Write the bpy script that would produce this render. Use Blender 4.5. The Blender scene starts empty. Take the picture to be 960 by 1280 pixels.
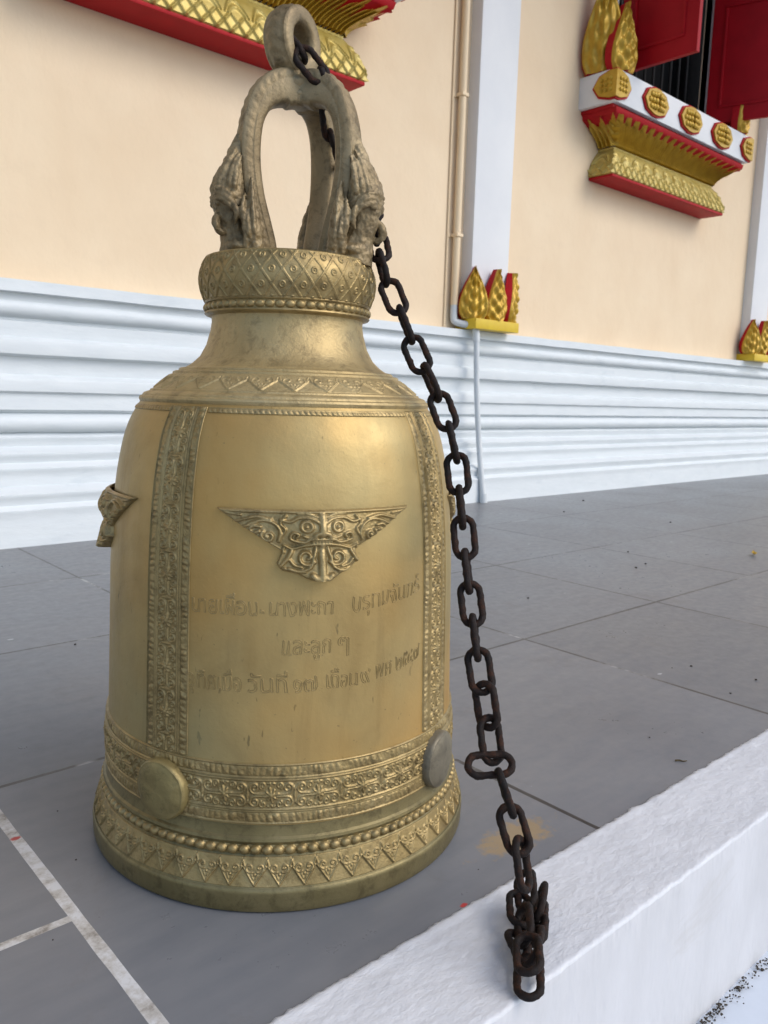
import bpy, bmesh, math, random
import numpy as np
from mathutils import Vector, Matrix, noise

random.seed(7); np.random.seed(7)
S = bpy.context.scene
COL = S.collection
rad = math.radians

# ------------------------------------------------------------------ camera
H = 0.57
cam_d = bpy.data.cameras.new('camera'); cam = bpy.data.objects.new('camera', cam_d); COL.objects.link(cam)
cam_d.sensor_fit = 'VERTICAL'; cam_d.sensor_height = 36.0
cam_d.lens = 1006.23 * 36.0 / 1280.0
cam_d.clip_start = 0.02; cam_d.clip_end = 5000
CR = Vector((0.74607, -0.66521, 0.02958)); CU = Vector((0.07362, 0.12656, 0.98922)); CF = Vector((0.66178, 0.73585, -0.1434))
m = Matrix.Identity(4)
for i in range(3):
    m[i][0] = CR[i]; m[i][1] = CU[i]; m[i][2] = -CF[i]
m[2][3] = H
cam.matrix_world = m
cam_d.dof.use_dof = True; cam_d.dof.focus_distance = 0.93; cam_d.dof.aperture_fstop = 16.0
S.camera = cam

# ------------------------------------------------------------------ light
SUN_AZ = rad(-62); SUN_EL = rad(42)          # direction towards the sun, measured from +X
w = bpy.data.worlds.new('World'); S.world = w; w.use_nodes = True
nt = w.node_tree; bg = nt.nodes['Background']
sky = nt.nodes.new('ShaderNodeTexSky'); sky.sky_type = 'NISHITA'; sky.sun_disc = False
sky.sun_elevation = SUN_EL; sky.sun_rotation = math.pi / 2 - SUN_AZ
sky.air_density = 1.0; sky.dust_density = 1.5; sky.ozone_density = 1.2
nt.links.new(sky.outputs[0], bg.inputs[0]); bg.inputs[1].default_value = 0.15
sl = bpy.data.lights.new('sun', 'SUN'); sl.energy = 1.0; sl.angle = rad(45); sl.color = (1.0, 0.95, 0.87)
so = bpy.data.objects.new('sun', sl); COL.objects.link(so)
sd = Vector((math.cos(SUN_EL) * math.cos(SUN_AZ), math.cos(SUN_EL) * math.sin(SUN_AZ), math.sin(SUN_EL)))
so.rotation_euler = sd.to_track_quat('Z', 'Y').to_euler()
S.view_settings.view_transform = 'Standard'; S.view_settings.look = 'None'
S.view_settings.exposure = 0.66; S.view_settings.gamma = 1.0; S.view_settings.use_curve_mapping = False

# ------------------------------------------------------------------ materials
class NT:
    def __init__(s, name):
        s.m = bpy.data.materials.new(name); s.m.use_nodes = True
        s.t = s.m.node_tree; s.b = s.t.nodes['Principled BSDF']
    def n(s, t, **k):
        o = s.t.nodes.new(t)
        for a, v in k.items():
            if a in o.inputs.keys(): s.put(o.inputs[a], v)
            else: setattr(o, a, v)
        return o
    def put(s, inp, v):
        if isinstance(v, bpy.types.NodeSocket): s.t.links.new(v, inp)
        else: inp.default_value = v
    def pos(s): return s.n('ShaderNodeNewGeometry').outputs['Position']
    def obj(s): return s.n('ShaderNodeTexCoord').outputs['Object']
    def noise(s, vec, scale, detail=4, rough=.55, dist=0.0):
        o = s.n('ShaderNodeTexNoise'); s.put(o.inputs['Vector'], vec); o.inputs['Scale'].default_value = scale
        o.inputs['Detail'].default_value = detail; o.inputs['Roughness'].default_value = rough; o.inputs['Distortion'].default_value = dist
        return o.outputs['Fac']
    def ramp(s, fac, stops):
        o = s.n('ShaderNodeValToRGB'); s.put(o.inputs[0], fac); e = o.color_ramp.elements
        while len(e) < len(stops): e.new(.5)
        for k, (p, c) in zip(e, stops):
            k.position = p; k.color = (*c, 1) if len(c) == 3 else c
        return o.outputs[0]
    def math(s, op, a, b=None, c=None, clamp=False):
        o = s.n('ShaderNodeMath'); o.operation = op; o.use_clamp = clamp
        s.put(o.inputs[0], a)
        if b is not None: s.put(o.inputs[1], b)
        if c is not None: s.put(o.inputs[2], c)
        return o.outputs[0]
    def mix(s, f, a, b):
        o = s.n('ShaderNodeMix'); o.data_type = 'RGBA'
        s.put(o.inputs[0], f)
        for i, v in ((6, a), (7, b)):
            if isinstance(v, tuple) and len(v) == 3: v = (*v, 1)
            s.put(o.inputs[i], v)
        return o.outputs[2]
    def sep(s, v):
        o = s.n('ShaderNodeSeparateXYZ'); s.put(o.inputs[0], v); return o.outputs
    def map(s, v, scale=(1, 1, 1), loc=(0, 0, 0), rot=(0, 0, 0)):
        o = s.n('ShaderNodeMapping'); s.put(o.inputs[0], v); o.inputs['Scale'].default_value = scale
        o.inputs['Location'].default_value = loc; o.inputs['Rotation'].default_value = rot; return o.outputs[0]
    def bump(s, h, strength, dist=.002, nrm=None):
        o = s.n('ShaderNodeBump'); o.inputs['Strength'].default_value = strength; o.inputs['Distance'].default_value = dist
        s.put(o.inputs['Height'], h)
        if nrm is not None: s.put(o.inputs['Normal'], nrm)
        return o.outputs[0]
    def fin(s, color=None, rough=None, metal=None, nrm=None, spec=None):
        for k, v in (('Base Color', color), ('Roughness', rough), ('Metallic', metal), ('Normal', nrm), ('Specular IOR Level', spec)):
            if v is None: continue
            if isinstance(v, tuple) and len(v) == 3: v = (*v, 1)
            s.put(s.b.inputs[k], v)
        return s.m

def mat_bronze(name, c_dark, c_mid, c_light, metal, r0, r1, grain=.25, streak=True):
    n = NT(name); p = n.pos()
    a = n.noise(p, 7, 5, .6, .6); b = n.noise(n.map(p, (22, 22, 5)), 1, 4, .6); c = n.noise(p, 240, 3, .6)
    f = n.math('ADD', n.math('MULTIPLY', a, .65), n.math('MULTIPLY', b, .35))
    col = n.ramp(f, [(.30, c_dark), (.48, c_mid), (.68, c_light)])
    if streak:   # dark scuffs and green-grey bloom
        sp = n.noise(n.map(p, (70, 70, 22)), 1, 3, .7)
        col = n.mix(n.math('MULTIPLY', n.ramp(sp, [(.665, (0, 0, 0)), (.70, (1, 1, 1))]), .65), col, (.13, .10, .045))
        dr = n.noise(n.map(p, (26, 26, 3.2)), 1, 5, .7, .4)
        col = n.mix(n.math('MULTIPLY', n.ramp(dr, [(.54, (0, 0, 0)), (.70, (1, 1, 1))]), .35), col, (.22, .15, .06))
        ht = n.noise(n.map(p, (1, 1, .8), (3.1, 0, .4)), 4.2, 3, .5)
        col = n.mix(n.math('MULTIPLY', n.ramp(ht, [(.42, (0, 0, 0)), (.58, (1, 1, 1))]), .68), col, (.47, .27, .075))
        pit = n.noise(p, 160, 2, .5)
        col = n.mix(n.math('MULTIPLY', n.ramp(pit, [(.72, (0, 0, 0)), (.76, (1, 1, 1))]), .5), col, (.16, .12, .06))
        bl = n.noise(p, 3.2, 3, .5)
        col = n.mix(n.math('MULTIPLY', n.ramp(bl, [(.46, (0, 0, 0)), (.68, (1, 1, 1))]), .5), col, (.33, .305, .16))
    ro = n.ramp(n.noise(p, 30, 4, .65), [(.3, (r0,) * 3), (.75, (r1,) * 3)])
    if not streak:    # uneven old patina
        pt = n.noise(p, 55, 5, .72, .4)
        col = n.mix(n.math('MULTIPLY', n.ramp(pt, [(.50, (0, 0, 0)), (.66, (1, 1, 1))]), .55), col, tuple(q * .5 for q in c_dark))
    nb = n.bump(c, grain, .0012)
    nb = n.bump(n.noise(p, 28, 3, .5), .12, .006, nb)
    return n.fin(col, ro, metal, nb)

M = {}
M['brass'] = mat_bronze('brass', (.27, .182, .066), (.39, .275, .108), (.475, .335, .13), .58, .42, .58, .2)
M['brass_relief'] = mat_bronze('brass_relief', (.20, .137, .052), (.31, .225, .093), (.43, .325, .155), .6, .36, .54, .35, False)
M['brass_neck'] = mat_bronze('brass_neck', (.33, .24, .105), (.41, .305, .14), (.46, .36, .185), .5, .44, .6, .55, False)
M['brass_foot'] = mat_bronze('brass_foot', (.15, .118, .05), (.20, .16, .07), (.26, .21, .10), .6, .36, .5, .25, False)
M['bronze_old'] = mat_bronze('bronze_old', (.135, .095, .045), (.245, .18, .092), (.37, .29, .165), .42, .45, .65, .7, False)
M['boss'] = mat_bronze('boss', (.19, .145, .06), (.28, .22, .09), (.36, .29, .13), .55, .42, .58, .35, False)
M['boss_worn'] = mat_bronze('boss_worn', (.13, .11, .075), (.19, .165, .115), (.29, .25, .16), .5, .45, .6, .3, False)

def mat_rust():
    n = NT('rusty_iron'); p = n.obj()
    a = n.noise(p, 90, 5, .7); b = n.noise(p, 420, 4, .7)
    ob = n.n('ShaderNodeObjectInfo').outputs['Random']
    col = n.ramp(a, [(.38, (.005, .004, .0037)), (.54, (.012, .0065, .0045)), (.68, (.055, .020, .009))])
    col = n.mix(n.math('MULTIPLY', ob, .22), col, (.04, .017, .009))
    return n.fin(col, n.ramp(a, [(.3, (.55,) * 3), (.7, (.85,) * 3)]), .1, n.bump(b, .8, .0012), .25)
M['rust'] = mat_rust()

def mat_plaster(name, c1, c2, rough=.75, sc=9, bs=.25, bd=.004, fine=160, stain=None, stretch=(1, 1, 1)):
    n = NT(name); p = n.pos(); q = n.map(p, stretch)
    a = n.noise(q, sc, 6, .6, .3)
    col = n.mix(n.ramp(a, [(.32, (0, 0, 0)), (.68, (1, 1, 1))]), c1, c2)
    if stain:
        s = n.noise(n.map(p, (2.2, 2.2, 7)), 1.7, 5, .7, .5)
        col = n.mix(n.math('MULTIPLY', n.ramp(s, [(.58, (0, 0, 0)), (.75, (1, 1, 1))]), .45), col, stain)
    nb = n.bump(n.noise(q, fine, 4, .6), bs, .0015)
    nb = n.bump(n.noise(q, sc * 2.2, 4, .55), bs, bd, nb)
    return n.fin(col, rough, 0.0, nb, .35)
M['wall'] = mat_plaster('cream_wall_paint', (.78, .625, .435), (.735, .57, .385), .7, 2.2, .45, .014, 55, (.71, .56, .39), (1.1, 1, .9))
M['white'] = mat_plaster('white_plinth_paint', (.655, .69, .705), (.61, .65, .67), .55, 5, .2, .008, 60, (.47, .525, .56), (1, 1, 4))
M['pilaster'] = mat_plaster('white_pilaster_paint', (.74, .745, .75), (.69, .70, .715), .6, 4, .15, .006, 60)
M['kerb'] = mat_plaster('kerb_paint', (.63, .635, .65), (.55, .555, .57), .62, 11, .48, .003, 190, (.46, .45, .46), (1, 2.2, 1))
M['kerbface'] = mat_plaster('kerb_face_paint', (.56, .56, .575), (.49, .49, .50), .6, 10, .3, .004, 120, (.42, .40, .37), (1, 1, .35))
M['step'] = mat_plaster('step_paint', (.62, .66, .71), (.56, .60, .65), .5, 6, .2, .003, 90)
M['ground'] = mat_plaster('courtyard', (.30, .285, .26), (.24, .23, .21), .85, 1.5, .3, .01, 20)
M['pipe'] = mat_plaster('cream_pipe_paint', (.76, .60, .40), (.72, .56, .36), .45, 8, .1, .002, 60)
M['pipe_pale'] = mat_plaster('pale_pipe_paint', (.60, .625, .635), (.53, .56, .575), .45, 8, .1, .002, 60)
M['grime'] = mat_plaster('dirt_crumbs', (.035, .028, .02), (.08, .065, .05), .95, 60, .6, .004, 300)

def mat_simple(name, c1, c2, rough, metal=0, sc=14, bs=.2, spec=.5):
    n = NT(name); p = n.pos(); a = n.noise(p, sc, 5, .6)
    return n.fin(n.mix(n.ramp(a, [(.35, (0, 0, 0)), (.65, (1, 1, 1))]), c1, c2), rough, metal, n.bump(n.noise(p, sc * 6, 3), bs, .002), spec)
M['gold'] = mat_simple('gold_paint', (.52, .325, .032), (.40, .235, .018), .40, .35, 20, .25)
M['gold_pale'] = mat_simple('pale_gold_paint', (.52, .41, .13), (.44, .32, .07), .42, .35, 16, .3)
M['yellow'] = mat_simple('yellow_paint', (.66, .47, .02), (.60, .40, .015), .5)
M['red'] = mat_simple('red_paint', (.40, .003, .008), (.34, .002, .006), .6, 0, 8, .1, .25)
M['redwood'] = mat_simple('red_shutter_paint', (.38, .002, .009), (.32, .0015, .007), .55, 0, 8, .08, .25)
M['black'] = mat_simple('painted_room_shade', (.006, .006, .006), (.004, .004, .004), .9)  # black colour painted for the unlit room and window reveals
M['bars'] = mat_simple('bar_paint', (.03, .03, .03), (.02, .02, .02), .6)
M['leaf'] = mat_simple('dry_leaf', (.55, .36, .03), (.42, .25, .02), .7, 0, 60)
M['grit'] = mat_simple('grit', (.03, .026, .022), (.06, .05, .04), .9, 0, 200)
M['twig'] = mat_simple('twig', (.10, .07, .03), (.07, .05, .02), .9, 0, 200)

def mat_floor():
    n = NT('grey_tile'); p = n.pos(); x, y, z = n.sep(p)
    a = n.noise(p, 2.3, 5, .6, .4); b = n.noise(p, 45, 4, .65); c = n.noise(n.map(p, (8, 30, 1)), 1, 4, .6)
    f = n.math('ADD', n.math('MULTIPLY', a, .6), n.math('MULTIPLY', c, .4))
    col = n.ramp(f, [(.33, (.128, .135, .149)), (.52, (.160, .164, .174)), (.70, (.192, .191, .194))])
    # each tile has a slightly different tone
    P = .6065
    def cell(v, off): return n.math('FLOOR', n.math('DIVIDE', n.math('SUBTRACT', v, off), P))
    def dist(v, off):
        fr = n.math('FRACT', n.math('DIVIDE', n.math('SUBTRACT', v, off), P))
        return n.math('MULTIPLY', n.math('MINIMUM', fr, n.math('SUBTRACT', 1.0, fr)), P)
    left = n.math('LESS_THAN', x, .297)
    wob = n.math('MULTIPLY', n.math('SUBTRACT', n.noise(p, 9, 2), .5), .003)
    yoff = n.math('ADD', .555, n.math('MULTIPLY', left, .256))
    cv = n.n('ShaderNodeCombineXYZ'); n.put(cv.inputs[0], cell(x, .297)); n.put(cv.inputs[1], cell(y, yoff))
    wn = n.n('ShaderNodeTexWhiteNoise'); wn.noise_dimensions = '2D'; n.put(wn.inputs['Vector'], cv.outputs[0])
    val = n.math('ADD', .93, n.math('MULTIPLY', wn.outputs['Value'], .14))
    vm = n.n('ShaderNodeVectorMath'); vm.operation = 'SCALE'; n.put(vm.inputs[0], col); n.put(vm.inputs['Scale'], val)
    col = vm.outputs[0]
    # old dirt drifts and pale flecks of paint
    d = n.noise(p, 5.5, 6, .75, .8)
    col = n.mix(n.math('MULTIPLY', n.ramp(d, [(.56, (0, 0, 0)), (.72, (1, 1, 1))]), .30), col, (.10, .085, .075))
    vor = n.n('ShaderNodeTexVoronoi'); vor.feature = 'F1'; n.put(vor.inputs['Vector'], n.map(p, (1, 1.6, 1))); vor.inputs['Scale'].default_value = 9
    sepc = n.n('ShaderNodeSeparateColor'); n.put(sepc.inputs[0], vor.outputs['Color'])
    rsize = n.math('MULTIPLY', n.math('POWER', sepc.outputs[0], 6.0), .085)
    dv = n.math('ADD', vor.outputs['Distance'], n.math('MULTIPLY', n.math('SUBTRACT', n.noise(p, 150, 3), .5), .07))
    fleck = n.math('LESS_THAN', dv, rsize)
    col = n.mix(n.math('MULTIPLY', fleck, .6), col, (.50, .52, .55))
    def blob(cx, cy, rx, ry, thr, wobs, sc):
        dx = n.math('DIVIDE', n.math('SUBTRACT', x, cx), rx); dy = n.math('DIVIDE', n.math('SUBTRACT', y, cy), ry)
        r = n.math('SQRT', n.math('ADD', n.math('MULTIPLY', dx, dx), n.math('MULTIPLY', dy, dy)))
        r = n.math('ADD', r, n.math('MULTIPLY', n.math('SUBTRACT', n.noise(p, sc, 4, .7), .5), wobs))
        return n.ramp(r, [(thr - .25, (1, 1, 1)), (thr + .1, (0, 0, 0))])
    # grout
    dx = n.math('ADD', dist(x, .297), wob); dy = n.math('ADD', dist(y, yoff), wob)
    edge = n.math('LESS_THAN', n.math('ABSOLUTE', n.math('SUBTRACT', x, .297)), .05)
    wx = n.math('ADD', .0038, n.math('MULTIPLY', edge, .0032))
    wy = n.math('ADD', .0038, n.math('MULTIPLY', left, .0022))
    gx = n.math('LESS_THAN', dx, wx); gy = n.math('MULTIPLY', n.math('LESS_THAN', dy, wy), n.math('MAXIMUM', left, n.math('GREATER_THAN', y, .7)))
    gcol = n.ramp(n.noise(p, 3.1, 5, .75), [(.38, (.032, .029, .028)), (.56, (.062, .058, .055)), (.66, (.36, .36, .36))])
    pale = n.ramp(n.noise(p, 24, 5, .75), [(.34, (.20, .18, .155)), (.46, (.42, .40, .37)), (.58, (.56, .56, .56))])
    white = n.math('MAXIMUM', n.math('MULTIPLY', gx, edge), n.math('MULTIPLY', gy, left))
    g = n.math('MAXIMUM', gx, gy)
    col = n.mix(g, col, gcol); col = n.mix(white, col, pale)
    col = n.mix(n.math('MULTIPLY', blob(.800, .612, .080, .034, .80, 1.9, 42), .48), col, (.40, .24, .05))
    col = n.mix(blob(.2965, 1.010, .008, .006, .8, .9, 150), col, (.38, .03, .03))
    col = n.mix(blob(.640, .556, .007, .004, .8, .9, 150), col, (.42, .03, .03))
    ro = n.ramp(n.math('ADD', n.math('MULTIPLY', b, .5), n.math('MULTIPLY', a, .5)), [(.35, (.27,) * 3), (.65, (.46,) * 3)])
    nb = n.bump(n.math('SUBTRACT', n.math('MULTIPLY', b, .25), g), .35, .0015)
    return n.fin(col, ro, 0.0, nb, .5)
M['floor'] = mat_floor()

# ------------------------------------------------------------------ helpers
def link(o, parent=None):
    COL.objects.link(o)
    if parent is not None: o.parent = parent
    return o
def tag(o, label=None, cat=None, group=None, kind=None):
    for k, v in (('label', label), ('category', cat), ('group', group), ('kind', kind)):
        if v: o[k] = v
    return o
def empty(name, loc=(0, 0, 0), **k):
    o = bpy.data.objects.new(name, None); o.location = loc; o.empty_display_size = .1
    return tag(link(o), **k)
def smooth(me, ang=35):
    me.polygons.foreach_set('use_smooth', np.ones(len(me.polygons), dtype=bool))
    if ang is not None: me.set_sharp_from_angle(angle=rad(ang))
def mesh_obj(name, V, F, mat, parent=None, ang=35):
    me = bpy.data.meshes.new(name)
    V = np.asarray(V, dtype=np.float32)
    if isinstance(F, np.ndarray):
        nf, k = F.shape
        me.vertices.add(len(V)); me.vertices.foreach_set('co', V.ravel())
        me.loops.add(nf * k); me.loops.foreach_set('vertex_index', F.astype(np.int32).ravel())
        me.polygons.add(nf); me.polygons.foreach_set('loop_start', np.arange(nf, dtype=np.int32) * k)
        me.update(calc_edges=True)
    else:
        me.from_pydata([tuple(v) for v in V], [], F)
    me.validate()
    me.materials.append(mat)
    smooth(me, ang)
    return link(bpy.data.objects.new(name, me), parent)
def gridF(ns, nt_, close_t=False, close_s=False):
    i = np.arange(ns if close_s else ns - 1)[:, None]; j = np.arange(nt_ if close_t else nt_ - 1)[None, :]
    i2 = (i + 1) % ns; j2 = (j + 1) % nt_
    a = i * nt_ + j; b = i * nt_ + j2; c = i2 * nt_ + j2; d = i2 * nt_ + j
    return np.stack([a + 0 * d, b, c, d], -1).reshape(-1, 4)
def bm_obj(name, bm, mat, parent=None, ang=35):
    bmesh.ops.recalc_face_normals(bm, faces=bm.faces)
    me = bpy.data.meshes.new(name); bm.to_mesh(me); bm.free(); me.materials.append(mat); smooth(me, ang)
    return link(bpy.data.objects.new(name, me), parent)
def add_box(bm, lo, hi, bev=0.0):
    r = bmesh.ops.create_cube(bm, size=1.0)
    for v in r['verts']:
        v.co = Vector([lo[k] + (v.co[k] + .5) * (hi[k] - lo[k]) for k in range(3)])
    if bev:
        es = list({e for v in r['verts'] for e in v.link_edges})
        bmesh.ops.bevel(bm, geom=es, offset=bev, segments=2, affect='EDGES', profile=.6)
def sweep(points, radii, n=12, squash=None):
    """tube through points (n,3); returns V,F with capped ends"""
    P = np.asarray(points, float); k = len(P); T = np.gradient(P, axis=0); T /= np.linalg.norm(T, axis=1)[:, None] + 1e-12
    up = np.array([0, 0, 1.0]) if abs(T[0][2]) < .9 else np.array([0, 1.0, 0])
    V = []; a = np.linspace(0, 2 * np.pi, n, endpoint=False)
    for i in range(k):
        b = up - T[i] * (up @ T[i]); b /= np.linalg.norm(b) + 1e-12; up = b; c = np.cross(T[i], b)
        sx = 1.0 if squash is None else squash
        V.append(P[i] + radii[i] * (np.cos(a)[:, None] * b + sx * np.sin(a)[:, None] * c))
    V = np.concatenate(V); F = [tuple(f) for f in gridF(k, n, True)]
    F += [tuple(range(n - 1, -1, -1)), tuple(range((k - 1) * n, k * n))]
    return V, F
def spline(P, n):
    P = np.asarray(P, float); k = len(P); Q = np.vstack([2 * P[0] - P[1], P, 2 * P[-1] - P[-2]]); out = []
    for u in np.linspace(0, k - 1 - 1e-9, n):
        i = int(u); t = u - i; p0, p1, p2, p3 = Q[i:i + 4]
        out.append(.5 * ((2 * p1) + (-p0 + p2) * t + (2 * p0 - 5 * p1 + 4 * p2 - p3) * t * t + (-p0 + 3 * p1 - 3 * p2 + p3) * t ** 3))
    return np.array(out)
def vnoise(V, sc, off=0.0):
    return np.array([noise.noise(Vector((v[0] * sc + off, v[1] * sc, v[2] * sc))) for v in V])

# ------------------------------------------------------------------ relief stamps (height maps in millimetres)
class Stamp:
    def __init__(s, x0, x1, y0, y1, res=.25):
        s.x0, s.y0, s.res = x0, y0, res
        s.nx = int((x1 - x0) / res) + 1; s.ny = int((y1 - y0) / res) + 1
        s.X, s.Y = np.meshgrid(x0 + np.arange(s.nx) * res, y0 + np.arange(s.ny) * res)
        s.h = np.zeros_like(s.X)
    def pdist(s, pts):
        best = np.full(s.X.shape, 1e9); tt = np.zeros(s.X.shape); n = len(pts) - 1
        for i in range(n):
            ax, ay = pts[i]; bx, by = pts[i + 1]; dx, dy = bx - ax, by - ay; L = dx * dx + dy * dy + 1e-12
            t = np.clip(((s.X - ax) * dx + (s.Y - ay) * dy) / L, 0, 1)
            d = np.hypot(s.X - ax - t * dx, s.Y - ay - t * dy); k = d < best
            best[k] = d[k]; tt[k] = (i + t[k]) / n
        return best, tt
    def stroke(s, pts, hw, ht, taper=0.0, mode='max'):
        d, t = s.pdist(pts); ww = hw * (1 - taper * t)
        g = ht * np.sqrt(np.clip(1 - (d / ww) ** 2, 0, 1))
        s.h = np.maximum(s.h, g) if mode == 'max' else s.h + g
    def addstroke(s, pts, hw, ht, taper=0.0): s.stroke(pts, hw, ht, taper, 'add')
    def disc(s, x, y, r, ht, hole=0.0, mode='max'):
        d = np.hypot(s.X - x, s.Y - y)
        g = ht * np.sqrt(np.clip(1 - (d / r) ** 2, 0, 1)) if not hole else ht * np.sqrt(np.clip(1 - ((d - r) / hole) ** 2, 0, 1))
        s.h = np.maximum(s.h, g) if mode == 'max' else s.h + g
    def sample(s, x, y):
        u = np.clip((x - s.x0) / s.res, 0, s.nx - 1.001); v = np.clip((y - s.y0) / s.res, 0, s.ny - 1.001)
        i = u.astype(int); j = v.astype(int); fu = u - i; fv = v - j; h = s.h
        return (h[j, i] * (1 - fu) + h[j, i + 1] * fu) * (1 - fv) + (h[j + 1, i] * (1 - fu) + h[j + 1, i + 1] * fu) * fv
def spiral(cx, cy, r0, r1, a0, turns, n=40):
    a = np.linspace(0, 1, n); r = r0 + (r1 - r0) * a; th = a0 + turns * 2 * np.pi * a
    return list(zip(cx + r * np.cos(th), cy + r * np.sin(th)))
def tri_noise(shape, seed, k=1):
    g = np.random.RandomState(seed).rand(*shape)
    for _ in range(k):
        g = (g + np.roll(g, 1, 0) + np.roll(g, 1, 1) + np.roll(g, (1, 1), (0, 1))) / 4
    return g - .5

# ==================================================================== SETTING
TILE_FRONT = .5500; KERB_OUT = .4205
# ground far around, below the terrace
mesh_obj('ground', [(-1500, -1500, -.40), (1500, -1500, -.40), (1500, 1500, -.40), (-1500, 1500, -.40)], [(0, 1, 2, 3)], M['ground'])['kind'] = 'structure'
# terrace floor
bm = bmesh.new(); add_box(bm, (-6, TILE_FRONT - .02, -.39), (16, 4.0, 0)); tag(bm_obj('terrace_floor', bm, M['floor'], ang=None), kind='structure')
for pl in bpy.data.objects['terrace_floor'].data.polygons: pl.use_smooth = False

# kerb: thick, brushed white mortar paint with a ragged edge over the tiles
def make_kerb():
    xs = np.concatenate([np.linspace(-6, .1, 40), np.linspace(.12, 2.6, 1100), np.linspace(2.65, 16, 80)])
    prof = [(TILE_FRONT + .004, -.004), (TILE_FRONT + .002, .0010)]
    prof += [(y, .0034) for y in np.linspace(TILE_FRONT - .003, KERB_OUT + .004, 44)]
    prof += [(KERB_OUT + .0015, .0030), (KERB_OUT + .0004, .0018), (KERB_OUT, -.001)]
    prof += [(KERB_OUT, z) for z in np.linspace(-.012, -.236, 36)]
    prof = np.array(prof); V = np.zeros((len(xs), len(prof), 3))
    V[:, :, 0] = xs[:, None]; V[:, :, 1] = prof[None, :, 0]; V[:, :, 2] = prof[None, :, 1]
    nt_top = 46
    for i, x in enumerate(xs):
        rag = .0035 * noise.noise(Vector((x * 38, 3, 0))) + .0025 * noise.noise(Vector((x * 130, 7, 0))) + .002 * noise.noise(Vector((x * 9, 1, 0)))
        V[i, :2, 1] += rag; V[i, 2, 1] += rag * .6
        lip = .0011 * noise.noise(Vector((x * 45, 11, 0))) + .0007 * noise.noise(Vector((x * 150, 5, 0)))
        V[i, nt_top:nt_top + 4, 1] += lip; V[i, nt_top - 1, 2] += lip * .6
        for j in range(2, len(prof)):
            y, z = prof[j]
            hgt = .0009 * noise.noise(Vector((x * 70, y * 190, z * 70))) * .45 + .0003 * noise.noise(Vector((x * 17, y * 60, z * 18))) + .0004 * noise.noise(Vector((x * 190, y * 400, z * 200)))
            if j < nt_top: V[i, j, 2] += hgt * 1.15 + (.0008 if j < 5 else 0) * (noise.noise(Vector((x * 60, 4, 2))) + .45)
            else: V[i, j, 1] -= hgt * .8
    V = V.reshape(-1, 3); F = gridF(len(xs), len(prof))
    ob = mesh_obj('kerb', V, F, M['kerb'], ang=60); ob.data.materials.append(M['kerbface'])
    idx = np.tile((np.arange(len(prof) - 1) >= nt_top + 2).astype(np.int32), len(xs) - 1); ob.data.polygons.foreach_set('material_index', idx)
    return tag(ob, kind='structure')
make_kerb()
bm = bmesh.new(); add_box(bm, (-6, -.75, -.38), (16, KERB_OUT + .02, -.233), .006); tag(bm_obj('lower_step', bm, M['step']), kind='structure')
# crumbs of dark dirt in the joint between the kerb and the lower step
def make_dirt():
    V = []; F = []
    R = random.Random(3)
    for k in range(2600):
        x = R.uniform(.3, 3.2); s = abs(R.gauss(0, 1))
        if noise.noise(Vector((x * 14, 0, 5))) < -.15 and R.random() < .9: continue
        y = KERB_OUT - .004 - min(abs(R.gauss(0, .007)), .03); r = R.uniform(.0006, .0022) * (1.5 if s > 1.6 else .8)
        z = -.233 + r * .3 + R.random() * .006
        b = len(V); n = 6
        for a in range(3):
            for q in range(n):
                rr = r * (.6, 1.0, .45)[a] * R.uniform(.6, 1.3); t = q / n * 6.283
                V.append((x + rr * math.cos(t) * 1.4, y + rr * math.sin(t), z + r * (-.5, .1, .6)[a] * R.uniform(.7, 1.2)))
        for a in range(2):
            for q in range(n): F.append((b + a * n + q, b + a * n + (q + 1) % n, b + (a + 1) * n + (q + 1) % n, b + (a + 1) * n + q))
        F.append(tuple(b + 2 * n + q for q in range(n)))
    return tag(mesh_obj('dirt', V, F, M['grime'], ang=None), 'dark crumbs of dirt along the joint below the white kerb', 'dirt', kind='stuff')
make_dirt()

# ==================================================================== TEMPLE WALL
YW = 3.10
temple = empty('temple_building', (5.0, YW, 0), label='cream temple wall with white moulded plinth, white pilasters and red shuttered windows', cat='building')
TO = Vector((5.0, YW, 0))
def rebase(o, base):      # meshes are built in world coordinates, then hung on their thing
    o.parent = None
    me = o.data; me.transform(Matrix.Translation(-Vector(base)))
    return o
def part(o, parent, base=None):
    base = TO if base is None else base
    rebase(o, base); o.parent = parent; return o
WIN = [5.165, 1.765]; WZ0, WZ1 = 2.50, 4.3; WH = .61
bm = bmesh.new()
xs = [-6, WIN[1] - WH, WIN[1] + WH, WIN[0] - WH, WIN[0] + WH, 16]
for a, b, z0, z1 in ((-6, 16, .80, WZ0), (-6, 16, WZ1, 6.5), (xs[0], xs[1], WZ0, WZ1), (xs[2], xs[3], WZ0, WZ1), (xs[4], xs[5], WZ0, WZ1)):
    add_box(bm, (a, YW, z0), (b, YW + .3, z1))
part(bm_obj('wall', bm, M['wall'], ang=30), temple)
# unseen gallery roof, added to keep the wall and floor in open shade
bm = bmesh.new(); add_box(bm, (-6, .95, 4.60), (16, YW - .004, 4.72)); part(bm_obj('shade_eave', bm, M['pilaster'], ang=30), temple)
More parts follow.
